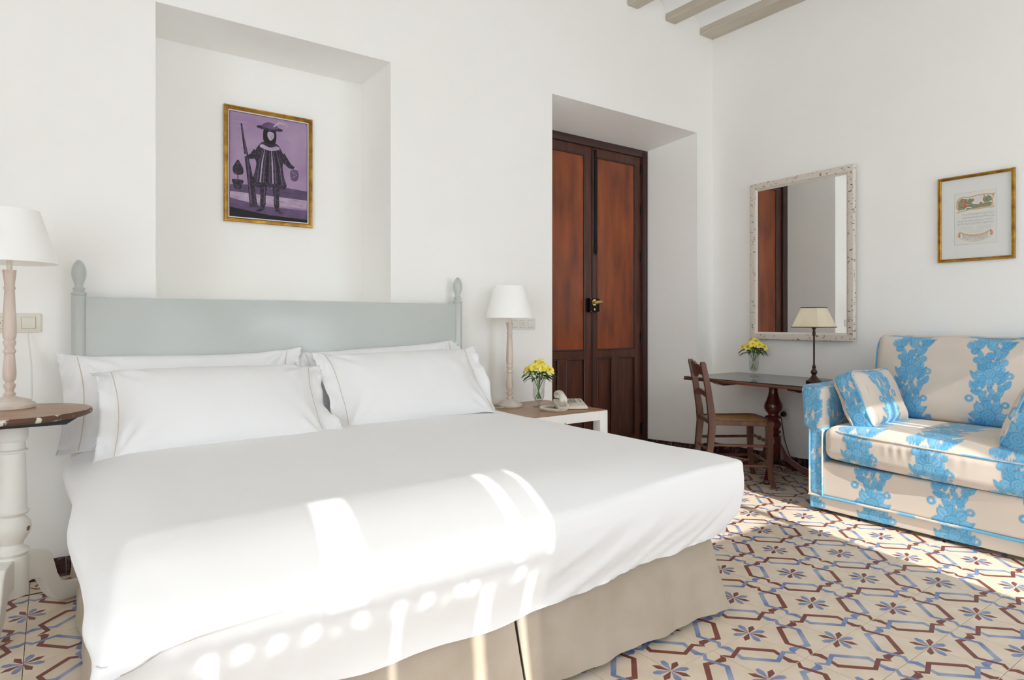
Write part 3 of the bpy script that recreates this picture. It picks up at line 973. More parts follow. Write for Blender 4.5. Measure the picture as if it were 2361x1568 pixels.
# ---- round table on the left
TC = (-.1146, 2.85)
rt = thing('round_table', 'small round tripod table with worn brown top and chipped white leg', 'table', TC + (0,))
t = MB(); t.lathe([(0, RTZ - .022), (.226, RTZ - .022), (.236, RTZ - .017), (.2385, RTZ - .010), (.2365, RTZ - .003), (.2325, RTZ - .0005)], *TC, n=72, mi=1, caps=False)
t.lathe([(.2325, RTZ - .0005), (.228, RTZ), (0, RTZ)], *TC, n=72, mi=0, caps=False)
obj('table_top', t, [m_wtop, m_chip], rt, sharp=.9)
u = MB()
for s in (-1, 1):
    yc = TC[1] + s * .075
    u.prism([(-.195, RTZ - .022), (.195, RTZ - .022), (.155, RTZ - .048), (-.155, RTZ - .048)], lambda a, b, dd, yc=yc: (TC[0] + a, yc + dd, b), -.02, .02)
obj('bearer', u, m_dblock, rt)
c = MB()
c.lathe([(.020, .095), (.046, .100), (.0475, .112), (.0475, .232), (.044, .240), (.047, .246), (.051, .252), (.048, .260), (.034, .270), (.031, .280), (.040, .296), (.052, .318), (.056, .336), (.053, .354),
         (.042, .370), (.034, .378), (.045, .386), (.050, .392), (.045, .398), (.043, .404), (.041, .50), (.0385, .600), (.045, .604), (.046, .610), (.039, .615), (.037, .640), (.0445, .648), (.047, .655), (.046, .70), (.050, RTZ - .022), (0, RTZ - .022)], *TC, n=36)
obj('column', c, m_wpaint, rt, sharp=.7)
def tripod_leg(mb, cx, cy, ang, prof_t, prof_b, wid):
    """curved leg: upper and lower outline (radius, height), swept in a vertical plane"""
    poly = prof_t + prof_b[::-1]
    ca, sa = math.cos(ang), math.sin(ang)
    mb.prism(poly, lambda a, b, dd: (cx + ca * a - sa * dd, cy + sa * a + ca * dd, b), -wid, wid)
pt = [(.03, .232), (.075, .234), (.110, .225), (.132, .200), (.142, .165), (.152, .125), (.168, .092), (.195, .074), (.225, .066), (.252, .060), (.264, .046)]
pb = [(.03, .130), (.060, .134), (.085, .128), (.100, .104), (.110, .080), (.122, .056), (.140, .034), (.168, .014), (.205, .006), (.245, .002), (.264, .014)]
for ang in (d(38), d(160), d(-106)):
    l = MB(); tripod_leg(l, *TC, ang, pt, pb, .021)
    lo_ = obj('leg', l, m_wpaint, rt, sharp=.5)
    bv = lo_.modifiers.new('soften', 'BEVEL'); bv.width = .006; bv.segments = 3; bv.limit_method = 'ANGLE'; bv.angle_limit = .9

# ---- square bedside table on the right
ns = thing('bedside_table', 'square white bedside table with worn brown top by the dark door', 'table', (2.32, 2.96, 0))
ax0, ax1, ay0, ay1 = 2.035, 2.605, 2.665, 3.245
t = MB(); t.box(ax0 + .004, ax1 - .004, ay0 + .004, ay1 - .004, NSZ - .004, NSZ, .0015, seg=1)
obj('table_top', t, m_wtop, ns)
ap = MB()
ap.box(ax0 + .06, ax1 - .06, ay0, ay0 + .055, NSZ - .056, NSZ - .004, .002, seg=1); ap.box(ax0 + .06, ax1 - .06, ay1 - .055, ay1, NSZ - .056, NSZ - .004, .002, seg=1)
ap.box(ax0, ax0 + .055, ay0 + .06, ay1 - .06, NSZ - .056, NSZ - .004, .002, seg=1); ap.box(ax1 - .055, ax1, ay0 + .06, ay1 - .06, NSZ - .056, NSZ - .004, .002, seg=1)
ap.box(ax0 + .05, ax1 - .05, ay0 + .05, ay1 - .05, NSZ - .02, NSZ - .004)
obj('apron', ap, m_wpaint2, ns)
for xx in (ax0, ax1 - .06):
    for yy in (ay0, ay1 - .06):
        l = MB(); l.box(xx, xx + .06, yy, yy + .06, 0, NSZ - .004, .003)
        obj('leg', l, m_wpaint2, ns)

# ================================================================== SOFA (blue damask on beige)
BEIGE = np.array(C(218, 206, 193)[:3]); BLUE = np.array(C(100, 172, 214)[:3]); BLUE2 = np.array(C(150, 204, 230)[:3]); GROOVE = np.array(C(66, 130, 172)[:3])
def motif_elements():
    """one repeat of the floral column: (cu, cv, ru, rv, angle, kind); kind 1 = rosette with rings, 2 = curl (open ring), 0 = leaf"""
    E = []
    r = random.Random(5)
    def leaf(u, v, l, wd, a): E.append((u, v, l, wd, a, 0))
    def ros(u, v, q): E.append((u, v, q, q, 0, 1))
    def curl(u, v, q): E.append((u, v, q, q * .95, 0, 2))
    # outward pointing leaves along both flanks, wide - narrow - wide
    for k in range(11):
        v = k * REP / 11
        wdt = .050 + .024 * math.sin(v / REP * 2 * PI * 2 + .6)
        for sd in (-1, 1):
            leaf(sd * (wdt + r.uniform(-.012, .012)), v + r.uniform(-.008, .008), r.uniform(.032, .046), r.uniform(.014, .019), (.75 if sd > 0 else PI - .75) + r.uniform(-.7, .5))
    for k in range(11):                               # inner leaves and a winding stem
        v = k * REP / 11 + .015
        leaf(.030 * math.sin(v * 55) + r.uniform(-.010, .010), v, r.uniform(.030, .038), r.uniform(.012, .015), 1.5 + r.uniform(-.8, .8))
    for k in range(26):
        v = k * REP / 26
        leaf(.018 * math.sin(v * 41), v, .014, .006, 1.5)
    # two peonies
    for cv, R in ((.085, .056), (.315, .044)):
        for k in range(8):
            a = k * 2 * PI / 8
            leaf(R * 1.02 * math.cos(a), cv + R * math.sin(a), R * .52, R * .42, a)
        ros(0, cv, R * .66)
    for u, v, q in ((-.062, .022, .022), (.058, .014, .023), (-.004, .008, .022), (.060, .248, .020), (-.056, .238, .019), (.026, .200, .018), (-.034, .184, .018), (.062, .385, .018), (-.062, .378, .019), (.002, .412, .022)):
        ros(u, v, q)
    for u, v, q in ((.094, .010, .024), (-.092, .040, .019), (.086, .172, .021), (-.088, .305, .020), (.076, .432, .019), (-.076, .150, .019)):
        curl(u, v, q)
    return E
REP = .455
ELEM = motif_elements()
REP = .455
def motif(u, v, du, u0, v0):
    """returns inside mask (0..1), groove mask, shade; u across the columns, v along"""
    cu = np.round((u - u0) / du)
    uu = u - u0 - cu * du
    vv = np.mod(v - v0 + .17 * cu * 0, REP)
    ins = np.zeros_like(u); top = np.full_like(u, -1.0); gro = np.zeros_like(u); shade = np.zeros_like(u)
    for k, (eu, ev, ru, rv, an, kind) in enumerate(ELEM):
        for sh in (-REP, 0, REP):
            dv = vv - ev - sh
            near = np.abs(dv) < max(ru, rv) + .01
            if not near.any(): continue
            a = uu[near] - eu; b = dv[near]
            ca, sa = math.cos(an), math.sin(an)
            p = (a * ca + b * sa) / ru; q = (-a * sa + b * ca) / rv
            if kind == 0: q = q * (1 + .55 * p * p)
            rr = np.sqrt(p * p + q * q)
            dist = (1 - rr) * min(ru, rv)          # metres inside the outline
            if kind == 2:
                dist = np.minimum(dist, (rr - .36) * min(ru, rv))
            i = np.clip(dist / .0042 + .5, 0, 1)
            tmp = ins[near]; hit = dist > 0
            ins[near] = np.maximum(tmp, i)
            gl = np.where(hit, np.clip(1 - np.abs(dist - .0012) / .0030, 0, 1), 0)
            if kind == 1: gl = np.maximum(gl, np.where(hit, np.clip(1 - np.abs(np.mod(rr * 2.6 + .2, 1) - .5) / .22, 0, 1) * .9, 0))
            if kind == 0: gl = np.maximum(gl, np.where(hit & (np.abs(q) < .10) & (p > -.6), .6, 0))
            g2 = gro[near]; s2 = shade[near]
            g2 = np.where(hit, gl, g2); s2 = np.where(hit, (k * 37 % 11) / 11.0, s2)
            gro[near] = g2; shade[near] = s2
    return ins, gro, shade
def fabric_colour(u, v, du=.365, u0=1.60, v0=0.0):
    ins, gro, sh = motif(u, v, du, u0, v0)
    n = (.5 + .5 * vnoise(u * 30, v * 30, 2))[:, None]
    beige = BEIGE * (.96 + .08 * n)
    blue = BLUE * (1 - .55 * sh[:, None]) + BLUE2 * .55 * sh[:, None]
    blue = blue * (1 - .75 * gro[:, None]) + GROOVE * .75 * gro[:, None]
    return beige * (1 - ins[:, None]) + blue * ins[:, None], ins * (1 - .6 * gro)
def normals_of(P, Q):
    N = np.zeros_like(P)
    a = P[Q[:, 2]] - P[Q[:, 0]]; b = P[Q[:, 3]] - P[Q[:, 1]]
    f = np.cross(a, b)
    for k in range(4): np.add.at(N, Q[:, k], f)
    return N / np.maximum(np.linalg.norm(N, axis=1, keepdims=True), 1e-12)
def upholster(name, P, Q, parent, du=.365, u0=1.60, v0=0.0, swap=False, deform=None, flat=None):
    """fabric coordinates come from the undeformed box (columns run along z, and along x on top)"""
    N = normals_of(P, Q)
    an = np.abs(N)
    x, y, z = P.T
    u = np.where((an[:, 1] > an[:, 0]) & (an[:, 1] > an[:, 2]), x - 1.95, y)
    v = np.where(an[:, 2] > np.maximum(an[:, 0], an[:, 1]), z.max() + (x - x.min()), z)
    if swap: u, v = x - 1.95, np.where(an[:, 2] > an[:, 1], z.max() + (y.max() - y), z)
    col, h = fabric_colour(u, v, du, u0, v0)
    P2 = deform(P) if deform else P
    N2 = normals_of(P2, Q)
    return np_obj(name, P2 + N2 * (h * .0012)[:, None], Q, m_fabric, parent, col)

SX0, SX1, SY0, SY1 = 3.47, 4.33, .72, 1.955      # sofa front, back, right end, left end
sofa = thing('sofa', 'beige two-seat sofa with sky-blue velvet floral pattern by the right wall', 'sofa', (3.9, 1.34, 0))
def rbox(x0, x1, y0, y1, z0, z1, r, step=.0040):
    P, Q = rounded_box(((x1 - x0) / 2, (y1 - y0) / 2, (z1 - z0) / 2), r, step)
    return P + np.array([(x0 + x1) / 2, (y0 + y1) / 2, (z0 + z1) / 2]), Q
AIN_L, AIN_R = 1.862, .815
P, Q = rbox(SX0, SX0 + .10, AIN_R - .01, AIN_L + .008, .095, .282, .014); upholster('front_rail', P, Q, sofa, v0=.02)
P, Q = rbox(SX0 + .006, SX0 + .03, SY0 + .03, 1.935, .018, .092, .006); upholster('skirt', P, Q, sofa, v0=.19, u0=1.59)
P, Q = rbox(SX0 + .004, SX1, 1.922, 1.938, .018, .092, .006, .012); upholster('skirt', P, Q, sofa, v0=.19)
P, Q = rbox(SX0 + .10, SX1 - .06, AIN_R, AIN_L, .08, .27, .01, .03); upholster('seat_deck', P, Q, sofa)
P, Q = rbox(SX1 - .13, SX1, SY0 + .02, 1.93, .08, .80, .05, .02); upholster('back_frame', P, Q, sofa)
for (y0, y1, c0, c1) in ((AIN_L, 1.938, 1.852, 1.985), (AIN_R - .076, AIN_R, AIN_R - .123, AIN_R + .01)):
    P, Q = rbox(SX0 - .004, SX1 - .03, y0, y1, .092, .66, .016, .0065); upholster('arm', P, Q, sofa, u0=(y0 + y1) / 2 + .0, du=.3, v0=.1)
    def armtop(P, c0=c0, c1=c1):
        P = P.copy(); q = np.clip((.66 - P[:, 2]) / .2, 0, 1)
        mid = (c0 + c1) / 2
        P[:, 1] = mid + (P[:, 1] - mid) * (1 - .16 * q) + .004 * np.sin(P[:, 0] * 30 + P[:, 2] * 14)
        P[:, 2] = P[:, 2] + .012 * np.clip((P[:, 0] - SX0) / .6, 0, 1)
        return P
    P, Q = rbox(SX0 - .018, SX1 - .05, c0, c1, .455, .705, .035, .0058); upholster('arm_cap', P, Q, sofa, u0=(c0 + c1) / 2 + .02, du=.28, v0=.3, deform=armtop)

def loop_rect(f, c0, c1, c2, a, b, n=60, r=.04):
    """points of a rounded rectangle of half sizes a,b"""
    pts = []
    for k in range(n):
        t = 2 * PI * k / n
        ct, st = math.cos(t), math.sin(t)
        e = 2 / 9.0
        pts.append(f(a * math.copysign(abs(ct) ** e, ct), b * math.copysign(abs(st) ** e, st)))
    return pts
# seat cushion: boxed, crowned, overhanging the rail
CX0, CX1 = SX0 - .012, 4.12
def seat_def(P):
    P = P.copy()
    s = (P[:, 1] - AIN_R) / (AIN_L - AIN_R); t = (P[:, 0] - CX0) / (CX1 - CX0)
    cr = np.clip(1 - (2 * s - 1) ** 4, 0, 1) * np.clip(1 - (2 * t - 1) ** 4, 0, 1)
    up = np.clip((P[:, 2] - .375) / .10, -1, 1)
    P[:, 2] += .035 * cr * np.clip(up, 0, 1) + .03 * cr * np.clip(up, -1, 0)
    fr = np.clip(1 - (P[:, 0] - CX0) / .12, 0, 1)
    P[:, 0] -= fr * .035 * np.sin(PI * np.clip(s, 0, 1)) * 1.0
    P[:, 2] -= fr * .035 * np.clip(.85 - s, 0, 1) 
    P[:, 0] += fr * .0016 * np.sin(P[:, 1] * 105 + 3 * np.sin(P[:, 1] * 17)) * (.4 + .6 * np.sin(P[:, 1] * 9 + 2)) * np.clip(1 - np.abs(P[:, 2] - .41) / .05, 0, 1)
    return P
P, Q = rbox(CX0, CX1, AIN_R + .004, AIN_L - .004, .305, .478, .05)
P[:, 2] = np.where(P[:, 2] < .36, .36 - (.36 - P[:, 2]) * 1.0, P[:, 2])
seat = upholster('seat_cushion', P, Q, sofa, du=.345, u0=1.66, v0=.05, deform=seat_def)
for zz, mt in ((.458, m_pipb), (.372, m_pipb)):
    pts = []
    cxm, cym = (CX0 + CX1) / 2, (AIN_L + AIN_R) / 2
    pp = np.array(loop_rect(lambda a, b: (cxm + a, cym + b, zz), 0, 0, 0, (CX1 - CX0) / 2 - .004, (AIN_L - AIN_R) / 2 - .006, 200))
    pp = seat_def(pp)
    mb = MB(); mb.tube([tuple(p) for p in pp], .0045, 6, closed=True); obj('piping', mb, mt, seat)
# back cushion
BCX = 4.06
def back_def(P):
    P = P.copy()
    s = (P[:, 1] - .84) / (1.92 - .84); t = (P[:, 2] - .49) / .5
    cr = np.clip(1 - (2 * s - 1) ** 4, 0, 1) * np.clip(1 - (2 * t - 1) ** 4, 0, 1)
    fr = (P[:, 0] < BCX + .09)
    P[:, 0] += np.where(fr, -.055 * cr, .02 * cr) + (P[:, 2] - .49) * .16
    P[:, 2] += -.018 * np.sin(PI * np.clip(s, 0, 1)) * np.clip(t - .4, 0, 1) + .006 * np.sin(P[:, 1] * 14) * np.clip(t, 0, 1)
    return P
P, Q = rbox(BCX, BCX + .17, .84, 1.875, .49, .985, .05)
back = upholster('back_cushion', P, Q, sofa, du=.385, u0=1.652, v0=.93, deform=back_def)
pp = []
for p in loop_rect(lambda a, b: (BCX + .028, (.84 + 1.875) / 2 + a, .7375 + b), 0, 0, 0, .515, .2455, 200): pp.append(p)
pp = back_def(np.array(pp)); pp[:, 0] -= .004
mb = MB(); mb.tube([tuple(p) for p in pp], .0050, 6, closed=True); obj('piping', mb, m_pipb, back)
# cords along the skirt and the arm fronts
mb = MB(); mb.tube([(SX0 - .002, AIN_L - .02 - k * .05, .092 + .0008 * math.sin(k)) for k in range(-2, 23)], .0075, 8); obj('piping', mb, m_pipb, sofa)
for yy in (AIN_L - .001, 1.934):
    mb = MB(); mb.tube([(SX0 - .006, yy, .10), (SX0 - .007, yy, .30), (SX0 - .006, yy, .46)], .005, 8); obj('piping', mb, m_pipb, sofa)
for xx in (SX0 + .05, SX1 - .06):
    for yy in (SY0 + .06, 1.88):
        mb = MB(); mb.lathe([(.02, 0), (.026, .09)], xx, yy, 16); obj('foot', mb, m_mahog, sofa)

# loose arm cushions (box cushions with piping) leaning on the arms
def arm_cushion(label, cx, cy, cz, tilt, sgn, u0):
    hw, hh, th = .215, .150, .062
    t = thing('arm_cushion', label, 'cushion', (cx, cy, cz), 'small arm cushions on the sofa')
    P, Q = rounded_box((hw, th, hh), .035, .0042)
    def dfm(P):
        P = P.copy()
        s = np.clip(1 - (P[:, 0] / hw) ** 4, 0, 1) * np.clip(1 - (P[:, 2] / hh) ** 4, 0, 1)
        P[:, 1] *= (1 + .55 * s)
        P[:, 2] += .012 * (P[:, 0] / hw) ** 2 * np.sign(P[:, 2]) + .02 * (P[:, 0] / hw) * 0
        P[:, 0] += .006 * np.sin(P[:, 2] * 40) * (np.abs(P[:, 0]) > hw * .8)
        c, s2 = math.cos(tilt), math.sin(tilt)
        y, z = P[:, 1].copy(), P[:, 2].copy()
        P[:, 1] = c * y - s2 * z; P[:, 2] = s2 * y + c * z
        return P + np.array([cx, cy, cz])
    off = np.array([cx, cy, cz])
    N = normals_of(P, Q); an = np.abs(N)
    u = np.where(an[:, 0] > an[:, 1], P[:, 1] + u0, P[:, 0]); v = P[:, 2] + .2
    col, h = fabric_colour(u, v, .34, u0, .03)
    P2 = dfm(P); N2 = normals_of(P2, Q)
    body = np_obj('cushion_cover', P2 + N2 * (h * .0012)[:, None], Q, m_fabric, t, col)
    for ys in (-th + .012, th - .012):
        pp = dfm(np.array(loop_rect(lambda a, b: (a, ys, b), 0, 0, 0, hw - .001, hh - .001, 120)))
        mb = MB(); mb.tube([tuple(p) for p in pp], .0045, 6, closed=True); obj('piping', mb, m_pipb if ys * sgn < 0 else m_pipk, t)
    return t
arm_cushion('small floral arm cushion leaning on the sofa arm nearest the desk', 3.735, 1.725, .628, d(-22), 1, -.02)
arm_cushion('small floral arm cushion at the right edge of the picture', 3.72, .955, .622, d(22), -1, .05)

# ================================================================== DESK, CHAIR, DESK LAMP
DZ = .665
desk = thing('desk', 'mahogany pedestal desk with a glass sheet on top under the mirror', 'desk', (4.04, 2.52, 0))
dx0, dx1, dy0, dy1 = 3.715, 4.365, 2.02, 3.025
t = MB(); t.box(dx0, dx1, dy0, dy1, DZ - .026, DZ - .008, .006)
obj('desk_top', t, m_mahogt, desk)
t = MB(); t.box(dx0 + .004, dx1 - .004, dy0 + .004, dy1 - .004, DZ - .0065, DZ, 0)
g = obj('glass_sheet', t, [m_glasst, m_glasse], desk)
for p in g.data.polygons:
    if abs(p.normal.z) < .5: p.material_index = 1
t = MB()
for yy in (2.24, 2.80):
    t.prism([(-.27, DZ - .026), (.27, DZ - .026), (.25, DZ - .040), (.19, DZ - .058), (-.19, DZ - .058), (-.25, DZ - .040)], lambda a, b, dd, yy=yy: (4.04 + a, yy + dd, b), -.022, .022)
t.box(3.94, 4.14, 2.42, 2.62, DZ - .045, DZ - .026, .004)
obj('bearer', t, m_mahog, desk)
PC = (4.055, 2.525)
t = MB()
t.lathe([(.02, .10), (.046, .104), (.052, .114), (.053, .250), (.050, .258), (.053, .264), (.053, .272), (.044, .278), (.038, .284), (.048, .292), (.052, .300), (.048, .308), (.036, .316), (.046, .326), (.055, .344), (.056, .356), (.048, .370),
         (.036, .384), (.034, .390), (.056, .396), (.058, .401), (.054, .406), (.036, .414), (.034, .422), (.048, .436), (.060, .456), (.063, .474), (.058, .494), (.046, .520), (.036, .548), (.030, .576), (.030, .600), (.037, .620), (.037, DZ - .045), (0, DZ - .045)], *PC, n=40)
obj('column', t, m_mahog, desk, sharp=.8)
pt = [(.03, .235), (.052, .225), (.070, .190), (.090, .150), (.125, .112), (.170, .082), (.225, .058), (.275, .040), (.305, .026), (.315, .012)]
pb = [(.03, .105), (.06, .106), (.085, .098), (.115, .076), (.16, .048), (.205, .024), (.250, .008), (.290, .000), (.310, .000)]
for ang in (d(204), d(294), d(74), d(354)):
    l = MB(); tripod_leg(l, *PC, ang, pt if ang != d(354) else [(a * .8, b) for a, b in pt], pb if ang != d(354) else [(a * .8, b) for a, b in pb], .020)
    o = obj('leg', l, m_mahog, desk, sharp=.5)
    bv = o.modifiers.new('soften', 'BEVEL'); bv.width = .006; bv.segments = 3; bv.limit_method = 'ANGLE'; bv.angle_limit = .9

# ---- chair with a caned seat, turned a little from the desk
CHZ = .415
ch_c = Vector((3.68, 2.60, 0)); ch_a = d(-38)
chair = thing('chair', 'small brown wooden chair with caned seat pulled up to the desk', 'chair', ch_c)
cf = Vector((math.cos(ch_a), math.sin(ch_a), 0)); cs = Vector((-cf.y, cf.x, 0))    # forward, left
def cp(f, s, z): return ch_c + cf * f + cs * s + Vector((0, 0, z))
def stick(mb, stations, sect=None):
    """square-section member through stations (point, half width along side, half width along forward)"""
    vs, fs = [], []
    for p, a, b in stations:
        for k, l in ((-1, -1), (1, -1), (1, 1), (-1, 1)):
            vs.append(p + cf * (b * l) + cs * (a * k))
    n = len(stations)
    for i in range(n - 1):
        for k in range(4):
            fs.append((i * 4 + k, i * 4 + (k + 1) % 4, (i + 1) * 4 + (k + 1) % 4, (i + 1) * 4 + k))
    fs.append((0, 3, 2, 1)); fs.append(tuple((n - 1) * 4 + k for k in range(4)))
    mb.add(vs, fs)
FF, BF, FSW, BSW = .185, -.165, .185, .150      # front and back leg positions and half spreads
for s in (-1, 1):
    l = MB(); stick(l, [(cp(FF, s * FSW, CHZ + .006), .021, .019), (cp(FF + .002, s * FSW, .32), .020, .018), (cp(FF + .004, s * FSW, .15), .016, .015), (cp(FF + .012, s * (FSW + .003), .05), .0135, .0135), (cp(FF + .030, s * (FSW + .008), 0), .013, .014)])
    obj('front_leg', l, m_chair, chair)
    l = MB(); stick(l, [(cp(BF - .045, s * BSW, 0), .015, .016), (cp(BF - .02, s * BSW, .18), .0165, .018), (cp(BF, s * BSW, .38), .018, .021), (cp(BF - .005, s * BSW, .46), .018, .021), (cp(BF - .030, s * (BSW + .006), .64), .0165, .018), (cp(BF - .062, s * (BSW + .012), .790), .0155, .016), (cp(BF - .064, s * (BSW + .012), .802), .011, .011)])
    obj('back_post', l, m_chair, chair)
    for zz, f0, f1 in ((.135, BF - .025, FF + .004), (.265, BF - .008, FF + .002)):
        l = MB(); l.tube([cp(f0, s * BSW, zz), cp(f1, s * FSW, zz)], .009, 10); obj('stretcher', l, m_chair, chair)
for zz in (.155, .285):
    l = MB()
    pts, rad = [], []
    for k in range(25):
        tq = k / 24
        pts.append(cp(FF + .003, -FSW + 2 * FSW * tq, zz))
        rad.append(.0075 + .0045 * math.exp(-((tq - .5) / .035) ** 2) + .0035 * (math.exp(-((tq - .3) / .03) ** 2) + math.exp(-((tq - .7) / .03) ** 2)) + .003 * math.exp(-((tq - .5) / .2) ** 2) - .002 * (math.exp(-((tq - .42) / .02) ** 2) + math.exp(-((tq - .58) / .02) ** 2)))
    l.tube(pts, rad, 12); obj('turned_stretcher', l, m_chair, chair)
l = MB(); l.tube([cp(BF - .012, -BSW, .22), cp(BF - .012, BSW, .22)], .009, 10); obj('stretcher', l, m_chair, chair)
# seat frame with rounded front and cane
def seat_outline(inset, n=10):
    pts = []
    fr, bk, a, b = FF + .03 - inset, BF - .015 + inset, FSW + .018 - inset, BSW + .012 - inset
    for k in range(n + 1):
        tq = k / n
        pts.append((fr + .018 * math.sin(PI * tq) - .004, -a + 2 * a * tq))
    pts += [(bk + .0, b), (bk, -b)]
    return pts
o_, i_ = seat_outline(0), seat_outline(.030)
l = MB(); n = len(o_)
vs = [cp(p[0], p[1], zz) for zz in (CHZ - .022, CHZ + .008) for pl in (o_, i_) for p in pl]
fs = []
for k in range(n):
    j = (k + 1) % n
    fs += [(k, j, 2 * n + j, 2 * n + k), (n + k, n + j, 3 * n + j, 3 * n + k), (2 * n + k, 2 * n + j, 3 * n + j, 3 * n + k), (k, j, n + j, n + k)]
l.add(vs, fs)
seatf = obj('seat_frame', l, m_chair, chair)
bv = seatf.modifiers.new('soften', 'BEVEL'); bv.width = .004; bv.segments = 2; bv.limit_method = 'ANGLE'; bv.angle_limit = .7
l = MB(); l.add([cp(p[0], p[1], CHZ - .003) for p in i_], [tuple(range(n))])
cane = obj('seat_panel', l, m_caneb, chair)
l = MB()
def clipseg(p0, p1):
    """clip a straight strand to the inner outline (convex)"""
    t0, t1 = 0.0, 1.0
    for k in range(n):
        a, b = i_[k], i_[(k + 1) % n]
        ex, ey = b[0] - a[0], b[1] - a[1]
        f = lambda p: ex * (p[1] - a[1]) - ey * (p[0] - a[0])
        fa, fb = f(p0), f(p1)
        if fa < 0 and fb < 0: return None
        if fa < 0: t0 = max(t0, fa / (fa - fb))
        elif fb < 0: t1 = min(t1, fa / (fa - fb))
    if t1 <= t0: return None
    L = lambda t: (p0[0] + (p1[0] - p0[0]) * t, p0[1] + (p1[1] - p0[1]) * t)
    return L(t0), L(t1)
ar = sum(i_[k][0] * i_[(k + 1) % n][1] - i_[(k + 1) % n][0] * i_[k][1] for k in range(n))
if ar < 0: i_ = i_[::-1]
for ang, sp, hh in ((0, .0085, .0), (PI / 2, .0085, .0006), (PI / 4, .0125, .0012), (-PI / 4, .0125, .0018)):
    dx, dy = math.cos(ang), math.sin(ang)
    for k in range(-44, 45):
        ox, oy = -dy * k * sp + .01, dx * k * sp
        sg = clipseg((ox - dx * .5, oy - dy * .5), (ox + dx * .5, oy + dy * .5))
        if sg:
            (a0, b0), (a1, b1) = sg
            nx, ny = -dy * .0016, dx * .0016
            zz = CHZ + .0005 + hh
            l.add([cp(a0 + nx, b0 + ny, zz), cp(a1 + nx, b1 + ny, zz), cp(a1 - nx, b1 - ny, zz), cp(a0 - nx, b0 - ny, zz)], [(0, 1, 2, 3)])
tag(obj('cane_weave', l, m_cane, cane), kind='stuff')
# crest rail: shaped, with a pierced hole; curved middle rail
def rail(name, zlow, zhigh, fo, hole=None, bow=.012):
    N = 36
    P = []
    mb = MB()
    vs, fs = [], []
    for k in range(N + 1):
        tq = k / N
        s = (-1 + 2 * tq) * (BSW + .004)
        ff = fo - bow * math.sin(PI * tq)
        for dz, df in ((zlow(tq), -.008), (zhigh(tq), -.008), (zhigh(tq), .008), (zlow(tq), .008)):
            vs.append(cp(ff + df - .18 * (dz - .6), s, dz))
    for k in range(N):
        for q in range(4):
            if hole and hole[0] <= k < hole[1] and q in (): continue
            fs.append((k * 4 + q, k * 4 + (q + 1) % 4, (k + 1) * 4 + (q + 1) % 4, (k + 1) * 4 + q))
    fs.append((0, 1, 2, 3)); fs.append((N * 4 + 3, N * 4 + 2, N * 4 + 1, N * 4))
    mb.add(vs, fs)
    return mb
gs = lambda t, c, wd: math.exp(-((t - c) / wd) ** 2)
def crest():
    """crest rail as two bands round a pierced oval"""
    top = lambda t: .772 + .028 * gs(t, .5, .20) + .010 * gs(t, .18, .08) + .010 * gs(t, .82, .08)
    bot = lambda t: .716 - .022 * gs(t, .5, .13) + .006 * gs(t, .25, .08) + .006 * gs(t, .75, .08)
    hw = .075
    def hz(t, sg):
        q = 1 - ((t - .5) / hw) ** 2
        return .742 + sg * .017 * math.sqrt(q) if q > 0 else .742
    a = rail('a', bot, lambda t: hz(t, -1), BF - .035); b = rail('b', lambda t: hz(t, 1), top, BF - .035)
    o = len(a.v); a.v += b.v; a.f += [tuple(i + o for i in f) for f in b.f]; a.m += b.m
    return a
obj('crest_rail', crest(), m_chair, chair)
obj('middle_rail', rail('m', lambda t: .555 + .022 * math.sin(PI * t), lambda t: .590 + .026 * math.sin(PI * t), BF - .022), m_chair, chair)

# ---- desk lamp
LP = (4.0, 2.203)
dl = thing('desk_lamp', 'bronze desk lamp with square cream shade on the desk', 'lamp', (LP[0], LP[1], DZ))
def part(name, fn, mat, par, **k):
    mb = MB(); fn(mb); return obj(name, mb, mat, par, world=False, **k)
part('lamp_base', lambda q: q.lathe([(.046, 0), (.050, .003), (.050, .010), (.046, .014), (.034, .020), (.022, .034), (.014, .046), (.012, .052), (.016, .058), (.020, .068), (.018, .078), (.010, .088), (.009, .096), (.013, .102), (.009, .110), (.0058, .118), (.0055, .30), (.008, .306), (.0105, .316), (.009, .330), (.006, .340), (.012, .352), (.014, .356), (0, .356)], n=28), m_lampb, dl, sharp=.8)
b0, b1, t0, t1, z0, z1 = .090, .110, .052, .062, .360, .487
sh = MB()
def ring(hy, hx, z): return [(-hx, -hy, z), (hx, -hy, z), (hx, hy, z), (-hx, hy, z)]
for o in (0, .003):
    pass
vs = ring(b0, b1, z0) + ring(t0, t1, z1) + ring(b0 - .003, b1 - .003, z0) + ring(t0 - .003, t1 - .003, z1)
fs = []
for k in range(4):
    j = (k + 1) % 4
    fs += [(k, j, 4 + j, 4 + k), (8 + k, 8 + j, 12 + j, 12 + k), (k, j, 8 + j, 8 + k), (4 + k, 4 + j, 12 + j, 12 + k)]
sh.add(vs, fs)
shade = obj('lamp_shade', sh, m_parch, dl, world=False)
def trim(hy, hx, z):
    mb = MB(); r = ring(hy + .001, hx + .001, z)
    for k in range(4): mb.tube([r[k], r[(k + 1) % 4]], .0028, 6)
    return mb
obj('shade_trim', trim(b0, b1, z0), m_trimb, shade, world=False); obj('shade_trim', trim(t0, t1, z1), m_trimb, shade, world=False)
part('cord', lambda q: q.tube([(.04, -.02, .004), (.07, -.05, .012), (.11, -.075, .012), (.16, -.11, .004), (.24, -.15, .003)], .0025, 6), m_black, dl)

